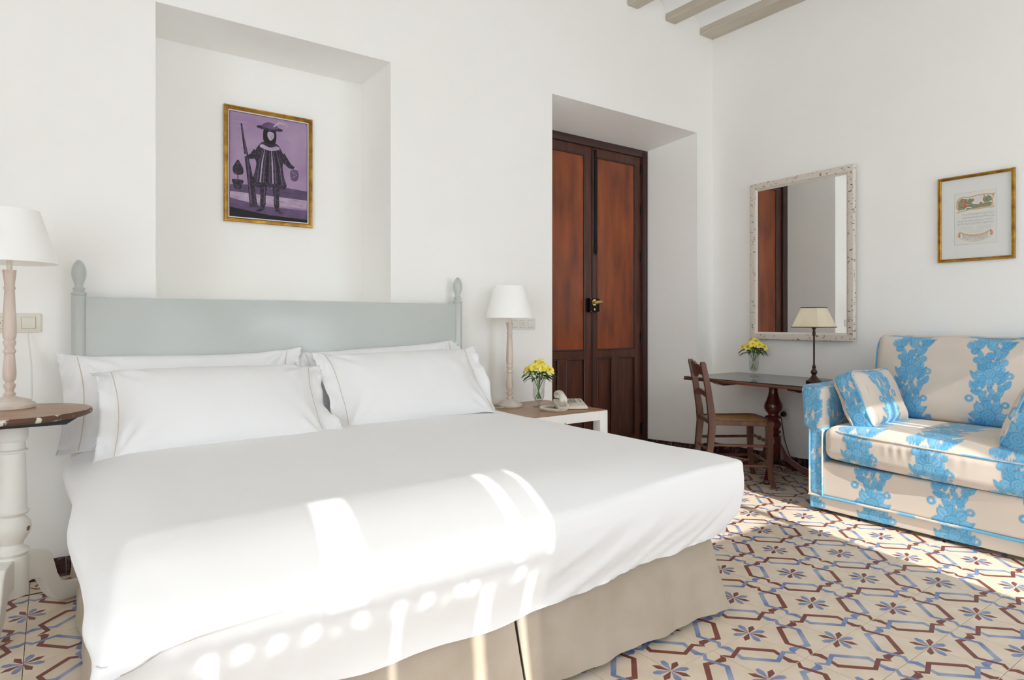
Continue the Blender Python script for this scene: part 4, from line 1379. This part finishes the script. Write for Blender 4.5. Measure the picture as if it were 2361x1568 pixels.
# ================================================================== MIRROR AND PICTURES
def frame_on(axis_fn, w, h, prof, mats):
    """picture moulding: four mitred rails; axis_fn(a, b, c): a across, b up, c out of the wall; prof = [(inset, out)]"""
    res = []
    cor = [(-w / 2, -h / 2), (w / 2, -h / 2), (w / 2, h / 2), (-w / 2, h / 2)]
    ins = [(1, 1), (-1, 1), (-1, -1), (1, -1)]
    for k in range(4):
        j = (k + 1) % 4
        mb = MB(); vs = []
        for c, s in ((cor[k], ins[k]), (cor[j], ins[j])):
            for q, o in prof: vs.append(axis_fn(c[0] + s[0] * q, c[1] + s[1] * q, o))
        m = len(prof)
        fs = [(q, q + 1, m + q + 1, m + q) for q in range(m - 1)] + [(m - 1, 0, m, 2 * m - 1), tuple(range(m)), tuple(range(m, 2 * m))[::-1]]
        mb.add(vs, fs); res.append(mb)
    return res
def panel(axis_fn, x0, x1, y0, y1, c0, c1):
    mb = MB()
    mb.hexa([axis_fn(x0, y0, c0), axis_fn(x1, y0, c0), axis_fn(x1, y0, c1), axis_fn(x0, y0, c1), axis_fn(x0, y1, c0), axis_fn(x1, y1, c0), axis_fn(x1, y1, c1), axis_fn(x0, y1, c1)])
    return mb
# mirror, hung very slightly askew
MYc, MZc, MW, MH = 2.5045, 1.518, .80, 1.185
mir = thing('wall_mirror', 'tall rectangular mirror in a distressed white wooden frame above the desk', 'mirror', (XR, MYc, MZc - MH / 2))
EPS = .040
def mfn(a, b, c):
    """a to the right (-y), b up, c out from the wall (-x)"""
    return (XR - .004 - (MW / 2) * EPS - c - a * EPS, MYc - a, MZc + b)
for mb in frame_on(mfn, MW, MH, [(0, 0), (0, .022), (.006, .027), (.040, .027), (.0445, .024), (.0445, .0)], None): obj('frame_rail', mb, m_mirfr, mir)
for mb in frame_on(mfn, MW - .089, MH - .089, [(0, 0), (0, .020), (.010, .012), (.0135, .010), (.0135, 0)], None): obj('frame_slip', mb, m_mirin, mir)
obj('mirror_glass', panel(mfn, -MW / 2 + .05, MW / 2 - .05, -MH / 2 + .05, MH / 2 - .05, .002, .008), m_mirror, mir)

# gilt music print on the right wall
PYc, PZc, PW, PH = 1.4365, 1.671, .384, .508
def pfn(a, b, c): return (XR - .003 - c, PYc - a, PZc + b)
pic = thing('music_print', 'small gilt-framed music print with painted vignette above the sofa', 'picture', (XR, PYc, PZc - PH / 2))
for mb in frame_on(pfn, PW, PH, [(0, 0), (0, .014), (.003, .018), (.008, .018), (.0095, .0145), (.0115, .0145), (.014, .017), (.018, .012), (.018, 0)], None): obj('frame_rail', mb, m_gold, pic)
obj('mat_board', panel(pfn, -PW / 2 + .015, PW / 2 - .015, -PH / 2 + .015, PH / 2 - .015, .002, .006), m_matw, pic)
def flat(mb, fn, pts, lev, mi):
    q = [fn(a, b, lev) for a, b in pts]
    mb.add(q, [tuple(range(len(q)))], mi)
def blob(cx, cy, rx, ry, n=14, rough=0.0, seed=0, a0=0):
    r = random.Random(seed)
    return [(cx + rx * math.cos(2 * PI * k / n + a0) * (1 + rough * r.uniform(-1, 1)), cy + ry * math.sin(2 * PI * k / n + a0) * (1 + rough * r.uniform(-1, 1))) for k in range(n)]
def strip(pts, wd):
    L, R = [], []
    for k, p in enumerate(pts):
        q0, q1 = pts[max(k - 1, 0)], pts[min(k + 1, len(pts) - 1)]
        dx, dy = q1[0] - q0[0], q1[1] - q0[1]; l = math.hypot(dx, dy) or 1
        ww = wd[k] if isinstance(wd, list) else wd
        L.append((p[0] - dy / l * ww, p[1] + dx / l * ww)); R.append((p[0] + dy / l * ww, p[1] - dx / l * ww))
    return [[L[k], L[k + 1], R[k + 1], R[k]] for k in range(len(pts) - 1)]
inks = [m_paper, M('ink_line', C(186, 188, 186), .9), M('ink_gold', C(208, 172, 118), .9), M('ink_green', C(118, 126, 98), .9, C(156, 160, 132), 110), M('ink_brown', C(146, 122, 98), .9, C(176, 158, 130), 110), M('ink_orange', C(198, 110, 76), .9),
        M('ink_sky', C(206, 212, 214), .9, C(226, 216, 204), 40), M('ink_dark', C(128, 126, 120), .9), M('ink_pink', C(224, 156, 128), .9), M('ink_bluegrey', C(150, 164, 176), .9)]
mb = MB(); L0 = .0066
flat(mb, pfn, [(-.105, -.155), (.105, -.155), (.105, .150), (-.105, .150)], L0, 0)
for e in (((-.105, -.155), (.105, -.155)), ((.105, -.155), (.105, .150)), ((.105, .150), (-.105, .150)), ((-.105, .150), (-.105, -.155))):
    for s in strip(list(e), .0007): flat(mb, pfn, s, L0 + .0002, 1)
# painted vignette in a gold cartouche (drawn as smooth closed outline)
cart = [(-.096, .065), (-.094, .105), (-.082, .122), (-.060, .128), (-.035, .124), (-.012, .126), (.015, .131), (.05, .131), (.085, .127), (.097, .130), (.092, .112), (.086, .090), (.088, .066), (.094, .048), (.080, .046), (.05, .049), (.02, .044), (-.02, .046), (-.05, .042), (-.075, .038), (-.094, .034), (-.084, .046)]
flat(mb, pfn, cart, L0 + .0003, 2)
inn = [(x * .93 + .001, .085 + (y - .085) * .86) for x, y in cart if not (x > .09 and y > .12)]
flat(mb, pfn, inn, L0 + .0005, 6)
flat(mb, pfn, [(-.085, .052), (-.086, .100), (-.07, .118), (-.045, .112), (-.03, .095), (-.01, .080), (.02, .072), (.055, .080), (.082, .078), (.080, .056), (.03, .054), (-.03, .051)], L0 + .0006, 3)
flat(mb, pfn, blob(.062, .098, .022, .020, 14, .3, 3), L0 + .0007, 3); flat(mb, pfn, blob(-.068, .092, .017, .022, 14, .3, 4), L0 + .0007, 4); flat(mb, pfn, blob(-.022, .098, .016, .014, 14, .35, 5), L0 + .0008, 3)
for s in strip([(.044, .125), (.047, .10), (.055, .078), (.060, .066)], .0025): flat(mb, pfn, s, L0 + .0009, 4)
flat(mb, pfn, [(-.058, .070), (-.050, .092), (-.040, .098), (-.034, .090), (-.028, .076), (-.034, .066), (-.05, .064)], L0 + .0010, 5)
flat(mb, pfn, blob(-.038, .103, .006, .007), L0 + .0010, 4); flat(mb, pfn, [(-.05, .080), (-.034, .084), (-.026, .076), (-.04, .074)], L0 + .0011, 9)
flat(mb, pfn, [(.006, .060), (.022, .078), (.030, .086), (.034, .074), (.050, .066), (.07, .06), (.04, .058)], L0 + .0010, 4); flat(mb, pfn, blob(.030, .078, .006, .008), L0 + .0011, 5)
for s in strip([(-.050, .046), (-.046, .058), (-.036, .063), (-.018, .058)], .003): flat(mb, pfn, s, L0 + .0010, 6)
for s in strip([(-.044, .046), (-.038, .054), (-.024, .055)], .0025): flat(mb, pfn, s, L0 + .0011, 7)
# staves with small notes, lines of verse, ribbon with two staves
def stave(x0, x1, y, seed, fn=lambda x, y: (x, y)):
    r = random.Random(seed)
    for k in range(5):
        pts = [fn(x0 + (x1 - x0) * q / 8, y - k * .0022) for q in range(9)]
        for s in strip(pts, .00022): flat(mb, pfn, s, L0 + .0003, 1)
    xx = x0 + .006
    while xx < x1 - .004:
        p = fn(xx, y - r.uniform(0, .008))
        flat(mb, pfn, blob(p[0], p[1], .0015, .0012, 6), L0 + .0004, 7)
        for s in strip([(p[0] + .0012, p[1]), (p[0] + .0012, p[1] + .006)], .0003): flat(mb, pfn, s, L0 + .0004, 7)
        xx += r.choice((.005, .006, .008, .011))
stave(-.068, .094, .024, 1); stave(-.068, .094, .006, 2); stave(-.092, .090, -.014, 3); stave(-.092, .090, -.031, 4)
r = random.Random(9)
for x0, x1, y, nl in ((-.088, -.008, -.052, 5), (.004, .085, -.050, 5), (-.045, .040, -.076, 4)):
    for k in range(nl):
        xx = x0 + r.uniform(0, .008)
        while xx < x1 - .008:
            wl = r.uniform(.004, .010)
            for s in strip([(xx, y - k * .0048), (min(xx + wl, x1), y - k * .0048)], .0005): flat(mb, pfn, s, L0 + .0003, 1)
            xx += wl + .002
def arc(x, y): return (x, y + .022 * (x / .075) ** 2)
rib = [arc(-.078 + .156 * k / 12, -.104) for k in range(13)] + [arc(.078 - .156 * k / 12, -.140) for k in range(13)]
flat(mb, pfn, rib, L0 + .0003, 0)
for s in strip([arc(-.078 + .156 * k / 12, -.105) for k in range(13)], [.001 + .004 * math.sin(PI * k / 12) for k in range(13)]): flat(mb, pfn, s, L0 + .0005, 2)
for s in strip([arc(-.070 + .140 * k / 12, -.102) for k in range(13)], .0012): flat(mb, pfn, s, L0 + .0006, 8)
for s in strip([arc(-.078 + .156 * k / 12, -.140) for k in range(13)], .0011): flat(mb, pfn, s, L0 + .0005, 2)
for sx in (-1, 1):
    e = arc(sx * .078, -.122)
    flat(mb, pfn, [(e[0] - sx * .004, e[1] + .022), (e[0] + sx * .007, e[1] + .012), (e[0] + sx * .010, e[1] - .006), (e[0] + sx * .004, e[1] - .016), (e[0] - sx * .003, e[1] - .012)], L0 + .0007, 8)
    for s in strip([(e[0] - sx * .003, e[1] + .018), (e[0] - sx * .001, e[1]), (e[0] - sx * .002, e[1] - .014)], .0018): flat(mb, pfn, s, L0 + .0008, 4)
stave(-.066, .066, -.111, 6, arc); stave(-.066, .066, -.125, 7, arc)
obj('print', mb, inks, pic, sharp=None, normals=False)

# gilt frame with a purple print in the niche (the print itself is a plain stand-in)
QXc, QZc, QW, QH = .985, 1.917, .477, .627
def qfn(a, b, c): return (QXc + a, NY - .003 - c, QZc + b)
pic2 = thing('purple_print', 'gilt-framed purple print of a dark standing figure hanging in the niche', 'picture', (QXc, NY, QZc - QH / 2))
for mb in frame_on(qfn, QW, QH, [(0, 0), (0, .014), (.003, .018), (.008, .018), (.010, .0145), (.0135, .0150), (.017, .0165), (.021, .012), (.021, 0)], None): obj('frame_rail', mb, m_gold, pic2)
obj('mat_board', panel(qfn, -QW / 2 + .018, QW / 2 - .018, -QH / 2 + .018, QH / 2 - .018, .002, .006), m_matw, pic2)
pk = [M('print_mauve', C(150, 122, 158), .7, C(168, 144, 174), 5), M('print_dark', C(38, 32, 44), .7, C(86, 70, 96), 75, lo=.45, hi=.75), M('print_mid', C(108, 86, 120), .7, C(84, 66, 96), 14), M('print_light', C(188, 168, 190), .7, C(168, 146, 172), 20), M('print_black', C(24, 20, 28), .7), M('print_haze', C(160, 134, 168), .7)]
mb = MB()
hw, hh = QW / 2 - .028, QH / 2 - .028
flat(mb, qfn, [(-hw, -hh), (hw, -hh), (hw, hh), (-hw, hh)], .0066, 4)
hw -= .003; hh -= .003
flat(mb, qfn, [(-hw, -hh + .012), (hw, -hh + .012), (hw, hh), (-hw, hh)], .0068, 0)
flat(mb, qfn, [(-hw, -.115), (-.12, -.105), (.02, -.112), (.10, -.098), (hw, -.105), (hw, -.160), (-hw, -.160)], .0070, 2)
flat(mb, qfn, [(-hw, -.150), (hw, -.158), (hw, -.205), (-hw, -.195)], .0071, 3)
flat(mb, qfn, [(-hw, -hh + .012), (-hw, -.185), (-.05, -.215), (hw, -.215), (hw, -hh + .012)], .0072, 2)
flat(mb, qfn, [(-hw, -hh + .012), (-hw, -.235), (0, -.262), (hw, -.268), (hw, -hh + .012)], .0073, 4)
def smooth_poly(P, n=5):
    out = []; N = len(P)
    for i in range(N):
        p0, p1, p2, p3 = P[i - 1], P[i], P[(i + 1) % N], P[(i + 2) % N]
        for k in range(n):
            t = k / n
            out.append(tuple(.5 * (2 * p1[c] + (p2[c] - p0[c]) * t + (2 * p0[c] - 5 * p1[c] + 4 * p2[c] - p3[c]) * t * t + (3 * p1[c] - p0[c] - 3 * p2[c] + p3[c]) * t ** 3) for c in (0, 1)))
    return out
# clouds, hatching on the ground, clipped tree in a tub at the left
rr_ = random.Random(12)
for k in range(10): flat(mb, qfn, blob(rr_.uniform(-.17, .17), rr_.uniform(.02, .25), rr_.uniform(.03, .06), rr_.uniform(.006, .014), 18, .2, k), .00685 + k * 2e-6, 0 if k % 2 else 5)
for k in range(46):
    y0 = rr_.uniform(-.255, -.112); x0 = rr_.uniform(-hw, hw - .06)
    for q in strip([(x0, y0), (x0 + rr_.uniform(.02, .06), y0 - .002)], .0005): flat(mb, qfn, q, .00735, 1)
flat(mb, qfn, smooth_poly([(-.188, -.052), (-.165, -.058), (-.142, -.050), (-.140, -.020), (-.155, .008), (-.167, .024), (-.180, .006), (-.194, -.022)]), .0074, 1)
flat(mb, qfn, [(-.170, -.055), (-.165, -.055), (-.165, -.085), (-.170, -.085)], .0074, 1); flat(mb, qfn, smooth_poly([(-.196, -.085), (-.140, -.085), (-.146, -.110), (-.154, -.134), (-.184, -.134), (-.192, -.110)], 3), .0075, 1)
# a plain cloaked figure with a staff
for q in strip([(-.150, .225), (-.140, .15), (-.125, .06), (-.110, -.03), (-.100, -.10), (-.085, -.225)], [.004, .006, .010, .014, .017, .021]): flat(mb, qfn, q, .0075, 1)
for q in strip([(-.146, .21), (-.118, .03), (-.098, -.21)], [.001, .0025, .004]): flat(mb, qfn, q, .0076, 2)
flat(mb, qfn, smooth_poly([(-.050, .132), (-.018, .148), (.018, .148), (.050, .130), (.078, .07), (.070, .02), (.078, -.04), (.092, -.095), (.060, -.112), (.025, -.098), (0, -.112), (-.03, -.098), (-.062, -.116), (-.096, -.092), (-.080, -.03), (-.072, .02), (-.084, .07)]), .0077, 1)
for k in range(9):                                     # cloak folds
    x0 = -.060 + k * .015
    for q in strip([(x0 * .55, .11), (x0 * .9, .03), (x0 * 1.15, -.085)], [.0008, .0022 + .001 * (k % 2), .0035]): flat(mb, qfn, q, .0078, (2, 3, 2, 4)[k % 4])
flat(mb, qfn, smooth_poly([(-.036, .176), (-.030, .214), (0, .226), (.030, .214), (.036, .178), (.030, .146), (.014, .138), (-.014, .138), (-.032, .148)]), .0079, 4)
flat(mb, qfn, smooth_poly([(-.012, .176), (-.010, .200), (.008, .204), (.022, .196), (.022, .176), (.010, .158), (0, .156)]), .0080, 3)
for (px_, py_) in ((.000, .186), (.013, .186)): flat(mb, qfn, blob(px_, py_, .0025, .0015, 8), .0081, 1)
for q in strip([(.007, .183), (.010, .174), (.006, .173)], .0006): flat(mb, qfn, q, .0081, 1)
for q in strip([(.002, .166), (.012, .166)], .0008): flat(mb, qfn, q, .0081, 1)
flat(mb, qfn, blob(0, .222, .072, .013, 22), .0081, 1); flat(mb, qfn, smooth_poly([(-.040, .224), (-.030, .246), (0, .256), (.034, .246), (.042, .224)], 4), .0082, 2)
for q in strip([(.02, .235), (.05, .262), (.085, .262), (.10, .245)], [.004, .007, .006, .002]): flat(mb, qfn, q, .0083, 3)
flat(mb, qfn, smooth_poly([(-.040, .128), (0, .116), (.040, .128), (.052, .112), (0, .098), (-.052, .112)], 4), .0079, 3)
for q in strip([(.066, .085), (.088, .05), (.112, .026), (.136, .018)], [.018, .018, .013, .007]): flat(mb, qfn, q, .0078, 1)
for q in strip([(-.070, .085), (-.090, .055), (-.110, .048), (-.128, .052)], [.018, .017, .012, .007]): flat(mb, qfn, q, .0079, 1)
flat(mb, qfn, blob(.141, .016, .009, .007, 12), .0080, 3); flat(mb, qfn, blob(-.131, .054, .008, .007, 12), .0080, 3)
flat(mb, qfn, smooth_poly([(.118, .006), (.152, .010), (.160, -.02), (.150, -.05), (.122, -.052), (.112, -.022)], 4), .0081, 2)
for q in strip([(.122, -.005), (.150, -.02), (.126, -.035)], .0012): flat(mb, qfn, q, .0082, 3)
for sx in (-1, 1):
    for q in strip([(sx * .032, -.09), (sx * .035, -.13), (sx * .036, -.16), (sx * .037, -.20), (sx * .040, -.232), (sx * .056, -.240), (sx * .070, -.245)], [.021, .017, .014, .015, .010, .009, .003]): flat(mb, qfn, q, .0078, 1)
    for q in strip([(sx * .028, -.105), (sx * .031, -.20)], [.002, .003]): flat(mb, qfn, q, .0079, 2)
obj('print', mb, pk, pic2, sharp=None, normals=False)

# ================================================================== SWITCH PLATES AND SOCKETS
def plate(name, label, x0, x1, z0, z1, mods, mat):
    t = thing(name, label, 'socket', ((x0 + x1) / 2, WALLY, (z0 + z1) / 2))
    p = MB(); p.box(x0, x1, WALLY - .009, WALLY - .0005, z0, z1, .0035); obj('cover_plate', p, mat, t)
    for xc, kind in mods:
        zc = (z0 + z1) / 2
        hw = .0225
        p = MB(); p.box(xc - hw - .002, xc + hw + .002, WALLY - .0095, WALLY - .006, zc - hw - .002, zc + hw + .002, .001); obj('surround', p, m_plated, t)
        p = MB(); p.box(xc - hw, xc + hw, WALLY - .0125, WALLY - .006, zc - hw, zc + hw, .002); k = obj('rocker' if kind == 'r' else 'socket_insert', p, mat, t)
        if kind == 's':
            for a in range(4):
                q = MB(); xx = xc + .009 * math.cos(a * PI / 2); zz = zc + .009 * math.sin(a * PI / 2)
                q.tube([(xx, WALLY - .0128, zz), (xx, WALLY - .0105, zz)], .0026, 10); obj('pin_hole', q, m_black, k)
    return t
plate('switch_plate', 'ivory double switch plate behind the left bedside lamp', -.29, -.037, 1.018, 1.096, ((-.235, 'r'), (-.160, 's'), (-.078, 'r')), m_plate)
plate('switch_plate', 'white triple switch and socket plate behind the right bedside lamp', 2.335, 2.540, 1.012, 1.082, ((2.372, 'r'), (2.437, 's'), (2.502, 'r')), m_platew)
t = thing('wall_socket', 'white wall socket with black plug low on the wall under the desk', 'socket', (XR, 2.636, .38))
p = MB(); p.box(XR - .008, XR - .0005, 2.596, 2.676, .34, .42, .003); obj('cover_plate', p, m_platew, t)
p = MB(); p.tube([(XR - .008, 2.636, .38), (XR - .011, 2.636, .38)], .024, 24); obj('surround', p, m_plated, t)
p = MB(); p.tube([(XR - .010, 2.636, .38), (XR - .022, 2.636, .38), (XR - .040, 2.634, .378)], [.019, .019, .012], 20); p.tube([(XR - .04, 2.634, .378), (XR - .055, 2.63, .36), (XR - .03, 2.62, .2), (XR - .03, 2.56, .03)], .003, 6); obj('plug', p, m_black, t)

# ================================================================== VASES WITH YELLOW FLOWERS
def petal_grid(L, wd, curl, n=7, m=5):
    P = np.zeros((n, m, 3))
    for i in range(n):
        s = i / (n - 1)
        hw = wd * (math.sin(PI * min(1, s * .86 + .08)) ** .75) * (1 - .25 * (s > .95))
        r = L * s * math.cos(curl * s); z = L * (.55 * s - .30 * s * s) - L * .35 * curl * s * s
        for j in range(m):
            q = -1 + 2 * j / (m - 1)
            P[i, j] = (r, hw * q, z + .25 * hw * q * q * 1.6)
    return P
def add_rot(mb, P, T, mi=0):
    n, m = P.shape[:2]
    vs = [tuple(T @ Vector(p)) for p in P.reshape(-1, 3)]
    fs = [(i * m + j, i * m + j + 1, (i + 1) * m + j + 1, (i + 1) * m + j) for i in range(n - 1) for j in range(m - 1)]
    mb.add(vs, fs, mi)
def vase_with_flowers(label, where, loc, spots, seed):
    v = thing('glass_vase', label, 'vase', loc)
    o = MB()
    o.lathe([(0, .0), (.033, .0), (.034, .002), (.030, .005), (.012, .009), (.007, .014), (.0065, .022), (.010, .028), (.022, .036), (.030, .050), (.0335, .072), (.034, .095), (.0335, .115), (.0355, .140), (.041, .160), (.049, .176),
             (.0475, .176), (.0395, .160), (.034, .140), (.032, .115), (.0325, .095), (.032, .072), (.0285, .051), (.020, .038), (.0, .033)], n=36)
    obj('vase_glass', o, m_glass, v, world=False, sharp=None)
    wt = MB(); wt.lathe([(0, .0345), (.0195, .0392), (.028, .052), (.0312, .072), (.0316, .095), (.0313, .108), (0, .108)], n=32)
    obj('water', wt, m_water, v, world=False, sharp=.8)
    r = random.Random(seed)
    for (lab, top, nb) in spots:
        top = Vector(top)
        base = Vector((-top.x * .32 + r.uniform(-.006, .006), -top.y * .32 + r.uniform(-.006, .006), .045 + r.uniform(0, .008)))
        neck = Vector((top.x * .22, top.y * .22, .13))
        st = thing('flower_stem', lab + ' ' + where, 'flower', loc)
        pts = [base, base.lerp(neck, .5), neck, neck.lerp(top, .55) + Vector((0, 0, .006)), top - Vector((0, 0, .012))]
        mb = MB(); mb.tube(pts, [.0026, .0025, .0024, .0022, .0018], 6); obj('stem', mb, m_stem, st, world=False)
        for b in range(nb):
            a = 2 * PI * b / max(nb, 1) + r.uniform(-.4, .4)
            off = Vector((math.cos(a), math.sin(a), r.uniform(-.2, .5))) * (.017 if nb > 1 else 0)
            c = top + off
            dirv = (Vector((top.x, top.y, 0)) * 6 + Vector((math.cos(a) * .5, math.sin(a) * .5, .75)) + Vector((-.35, -.25, 0))).normalized()
            R = dirv.to_track_quat('Z', 'Y').to_matrix().to_4x4()
            bl = MB(); T0 = Matrix.Translation(c) @ R
            for k in range(6):
                big = k % 2 == 0
                add_rot(bl, petal_grid(.036 if big else .032, .0155 if big else .0105, .55 if big else .35), T0 @ Matrix.Rotation(k * PI / 3 + r.uniform(-.12, .12), 4, 'Z'))
            blm = obj('blossom', bl, m_petal, st, world=False, sharp=None, normals=False)
            sm = MB()
            for k in range(4):
                e = T0 @ Vector((.006 * math.cos(k * 1.6), .006 * math.sin(k * 1.6), .020))
                sm.tube([tuple(T0 @ Vector((0, 0, .002))), tuple(e)], .0007, 5)
            obj('stamens', sm, m_pist, blm, world=False)
        for b in range(r.choice((5, 6))):
            a = math.atan2(top.y, top.x) + r.uniform(-1.1, 1.1)
            q = r.uniform(.35, .80); p0 = neck.lerp(top, q)
            L = r.uniform(.05, .08); P = np.zeros((8, 3, 3))
            for i in range(8):
                s = i / 7; hw = .0105 * math.sin(PI * min(1, .08 + s * .92)) ** .8
                rr = L * s; zz = .035 * s - .055 * s * s
                for j, qq in enumerate((-1, 0, 1)):
                    P[i, j] = (p0.x + rr * math.cos(a) - hw * qq * math.sin(a), p0.y + rr * math.sin(a) + hw * qq * math.cos(a), p0.z + zz + (.003 if qq else 0))
            lf = MB(); lf.grid(P); obj('leaf', lf, m_leaf, st, world=False, sharp=None)
    return v
SP = [('yellow flower stem leaning far left', (-.054, .004, .212), 3), ('yellow flower stem in the front left', (-.024, -.028, .236), 3), ('tallest yellow flower stem in the middle', (.004, .012, .256), 3),
      ('yellow flower stem in the front right', (.020, -.032, .228), 3), ('yellow flower stem leaning far right', (.054, -.014, .212), 3), ('yellow flower stem at the back', (.012, .040, .225), 1)]
def rotz(v, a): return (v[0] * math.cos(a) - v[1] * math.sin(a), v[0] * math.sin(a) + v[1] * math.cos(a), v[2])
vase_with_flowers('clear footed glass vase of yellow flowers beside the telephone', 'of the vase by the telephone', (2.353, 2.99, NSZ), [(a, rotz(b, -YAW), c) for a, b, c in SP], 3)
SP2 = [(a, (b[0] * 1.02, b[1], b[2] - .004), c) for a, b, c in SP]
vase_with_flowers('clear footed glass vase of yellow flowers on the desk', 'of the vase on the desk', (4.145, 2.735, DZ), [(a, rotz(b, -YAW), c) for a, b, c in SP2], 8)

# ================================================================== TELEPHONE
PHX, PHY = 2.472, 2.842
ph = thing('telephone', 'cream push-button desk telephone with coiled cord on the bedside table', 'telephone', (PHX, PHY, NSZ))
pa = d(-28)                                       # its left-right axis in the room
def phm(a, b, z): return (a * math.cos(pa) - b * math.sin(pa), a * math.sin(pa) + b * math.cos(pa), z)
def wedge_z(b): return .022 + .028 * np.clip((b + .085) / .17, 0, 1)
P, Q = rounded_box((.088, .082, .02), .010, .009)
top = P[:, 2] > 0
P[:, 2] = np.where(top, wedge_z(P[:, 1]) - .02 + P[:, 2] , P[:, 2] * .45 + .009 + .004)
P2 = np.stack([P[:, 0] * math.cos(pa) - P[:, 1] * math.sin(pa), P[:, 0] * math.sin(pa) + P[:, 1] * math.cos(pa), P[:, 2] + 0.0], 1)
P2[:, 2] -= P2[:, 2].min() - .002
base = np_obj('phone_base', P2, Q, m_phone, ph, off=np.zeros(3))
zt = lambda b: float(wedge_z(np.array(b))) + .0045
for cxk in range(3):
    for r_ in range(4):
        a, b = -.012 + cxk * .021, .040 - r_ * .019
        mb = MB(); z = zt(b)
        vs = [phm(a - .0065, b - .0055, z - .004), phm(a + .0065, b - .0055, z - .004), phm(a + .0065, b + .0055, z - .003), phm(a - .0065, b + .0055, z - .003)]
        vs += [phm(a - .005, b - .004, z + .001), phm(a + .005, b - .004, z + .001), phm(a + .005, b + .004, z + .002), phm(a - .005, b + .004, z + .002)]
        mb.hexa(vs); obj('key', mb, m_key, base, world=False)
for r_ in range(3):
    a, b = .062, .040 - r_ * .022
    mb = MB(); z = zt(b)
    mb.hexa([phm(a - .007, b - .003, z - .004), phm(a + .007, b - .003, z - .004), phm(a + .007, b + .003, z - .004), phm(a - .007, b + .003, z - .004), phm(a - .006, b - .0025, z + .0015), phm(a + .006, b - .0025, z + .0015), phm(a + .006, b + .0025, z + .0022), phm(a - .006, b + .0025, z + .0022)])
    obj('key', mb, m_key, base, world=False)
# handset lying across the left side, ear and mouth ends turned down
hs = MB()
pts, rad = [], []
for k in range(21):
    s = k / 20
    b = -.098 + .196 * s
    z = .058 + .022 * math.sin(PI * s) + .018 * s - (.018 * math.exp(-((s - .0) / .12) ** 2)) - (.018 * math.exp(-((s - 1) / .12) ** 2))
    pts.append(phm(-.058, b, z)); rad.append(.0185 + .006 * (math.exp(-((s - .1) / .1) ** 2) + math.exp(-((s - .9) / .1) ** 2)) - .010 * (math.exp(-(s / .03) ** 2) + math.exp(-((1 - s) / .03) ** 2)))
hs.tube(pts, rad, 20, squash=.75)
hand = obj('handset', hs, m_phone2, ph, world=False, sharp=None)
for b in (-.076, .076):
    mb = MB(); z = zt(b) + .004
    c0 = phm(-.058, b, z - .004); c1 = phm(-.058, b, z + .028)
    mb.tube([c0, c1], [.021, .023], 20); obj('earpiece', mb, m_phone2, hand, world=False)
# coiled cord: from the handset end looping on the table
ctl = [Vector(phm(-.058, -.100, .052)), Vector(phm(-.045, -.125, .030)), Vector(phm(-.060, -.150, .013)), Vector(phm(-.110, -.165, .011)), Vector(phm(-.165, -.120, .011)), Vector(phm(-.185, -.060, .011)), Vector(phm(-.160, -.005, .011)), Vector(phm(-.110, .018, .011)), Vector(phm(-.085, .02, .013))]
def catmull(P, n):
    out = []
    Q = [P[0]] + P + [P[-1]]
    for i in range(1, len(Q) - 2):
        for k in range(n):
            t = k / n; a, b, c, e = Q[i - 1], Q[i], Q[i + 1], Q[i + 2]
            out.append(.5 * ((2 * b) + (c - a) * t + (2 * a - 5 * b + 4 * c - e) * t * t + (3 * b - a - 3 * c + e) * t ** 3))
    return out + [P[-1]]
path = catmull(ctl, 60)
coil = []
acc = 0.0
for i in range(1, len(path) - 1):
    t = (path[i + 1] - path[i - 1]).normalized()
    up = Vector((0, 0, 1)); a = t.cross(up).normalized(); b = a.cross(t)
    acc += (path[i] - path[i - 1]).length
    th = acc / .0058 * 2 * PI
    coil.append(path[i] + (a * math.cos(th) + b * math.sin(th)) * .0072)
# resample finely enough for a smooth helix
fine = catmull(path, 8)
coil = []; acc = 0.0
for i in range(1, len(fine) - 1):
    t = (fine[i + 1] - fine[i - 1])
    if t.length < 1e-9: continue
    t.normalize(); a = t.cross(Vector((0, 0, 1))).normalized(); b = a.cross(t)
    acc += (fine[i] - fine[i - 1]).length
    th = acc / .0062 * 2 * PI
    coil.append(fine[i] + (a * math.cos(th) + b * math.sin(th)) * .0070)
mb = MB(); mb.tube(coil[::2], .0020, 5); obj('coiled_cord', mb, m_phone, ph, world=False)
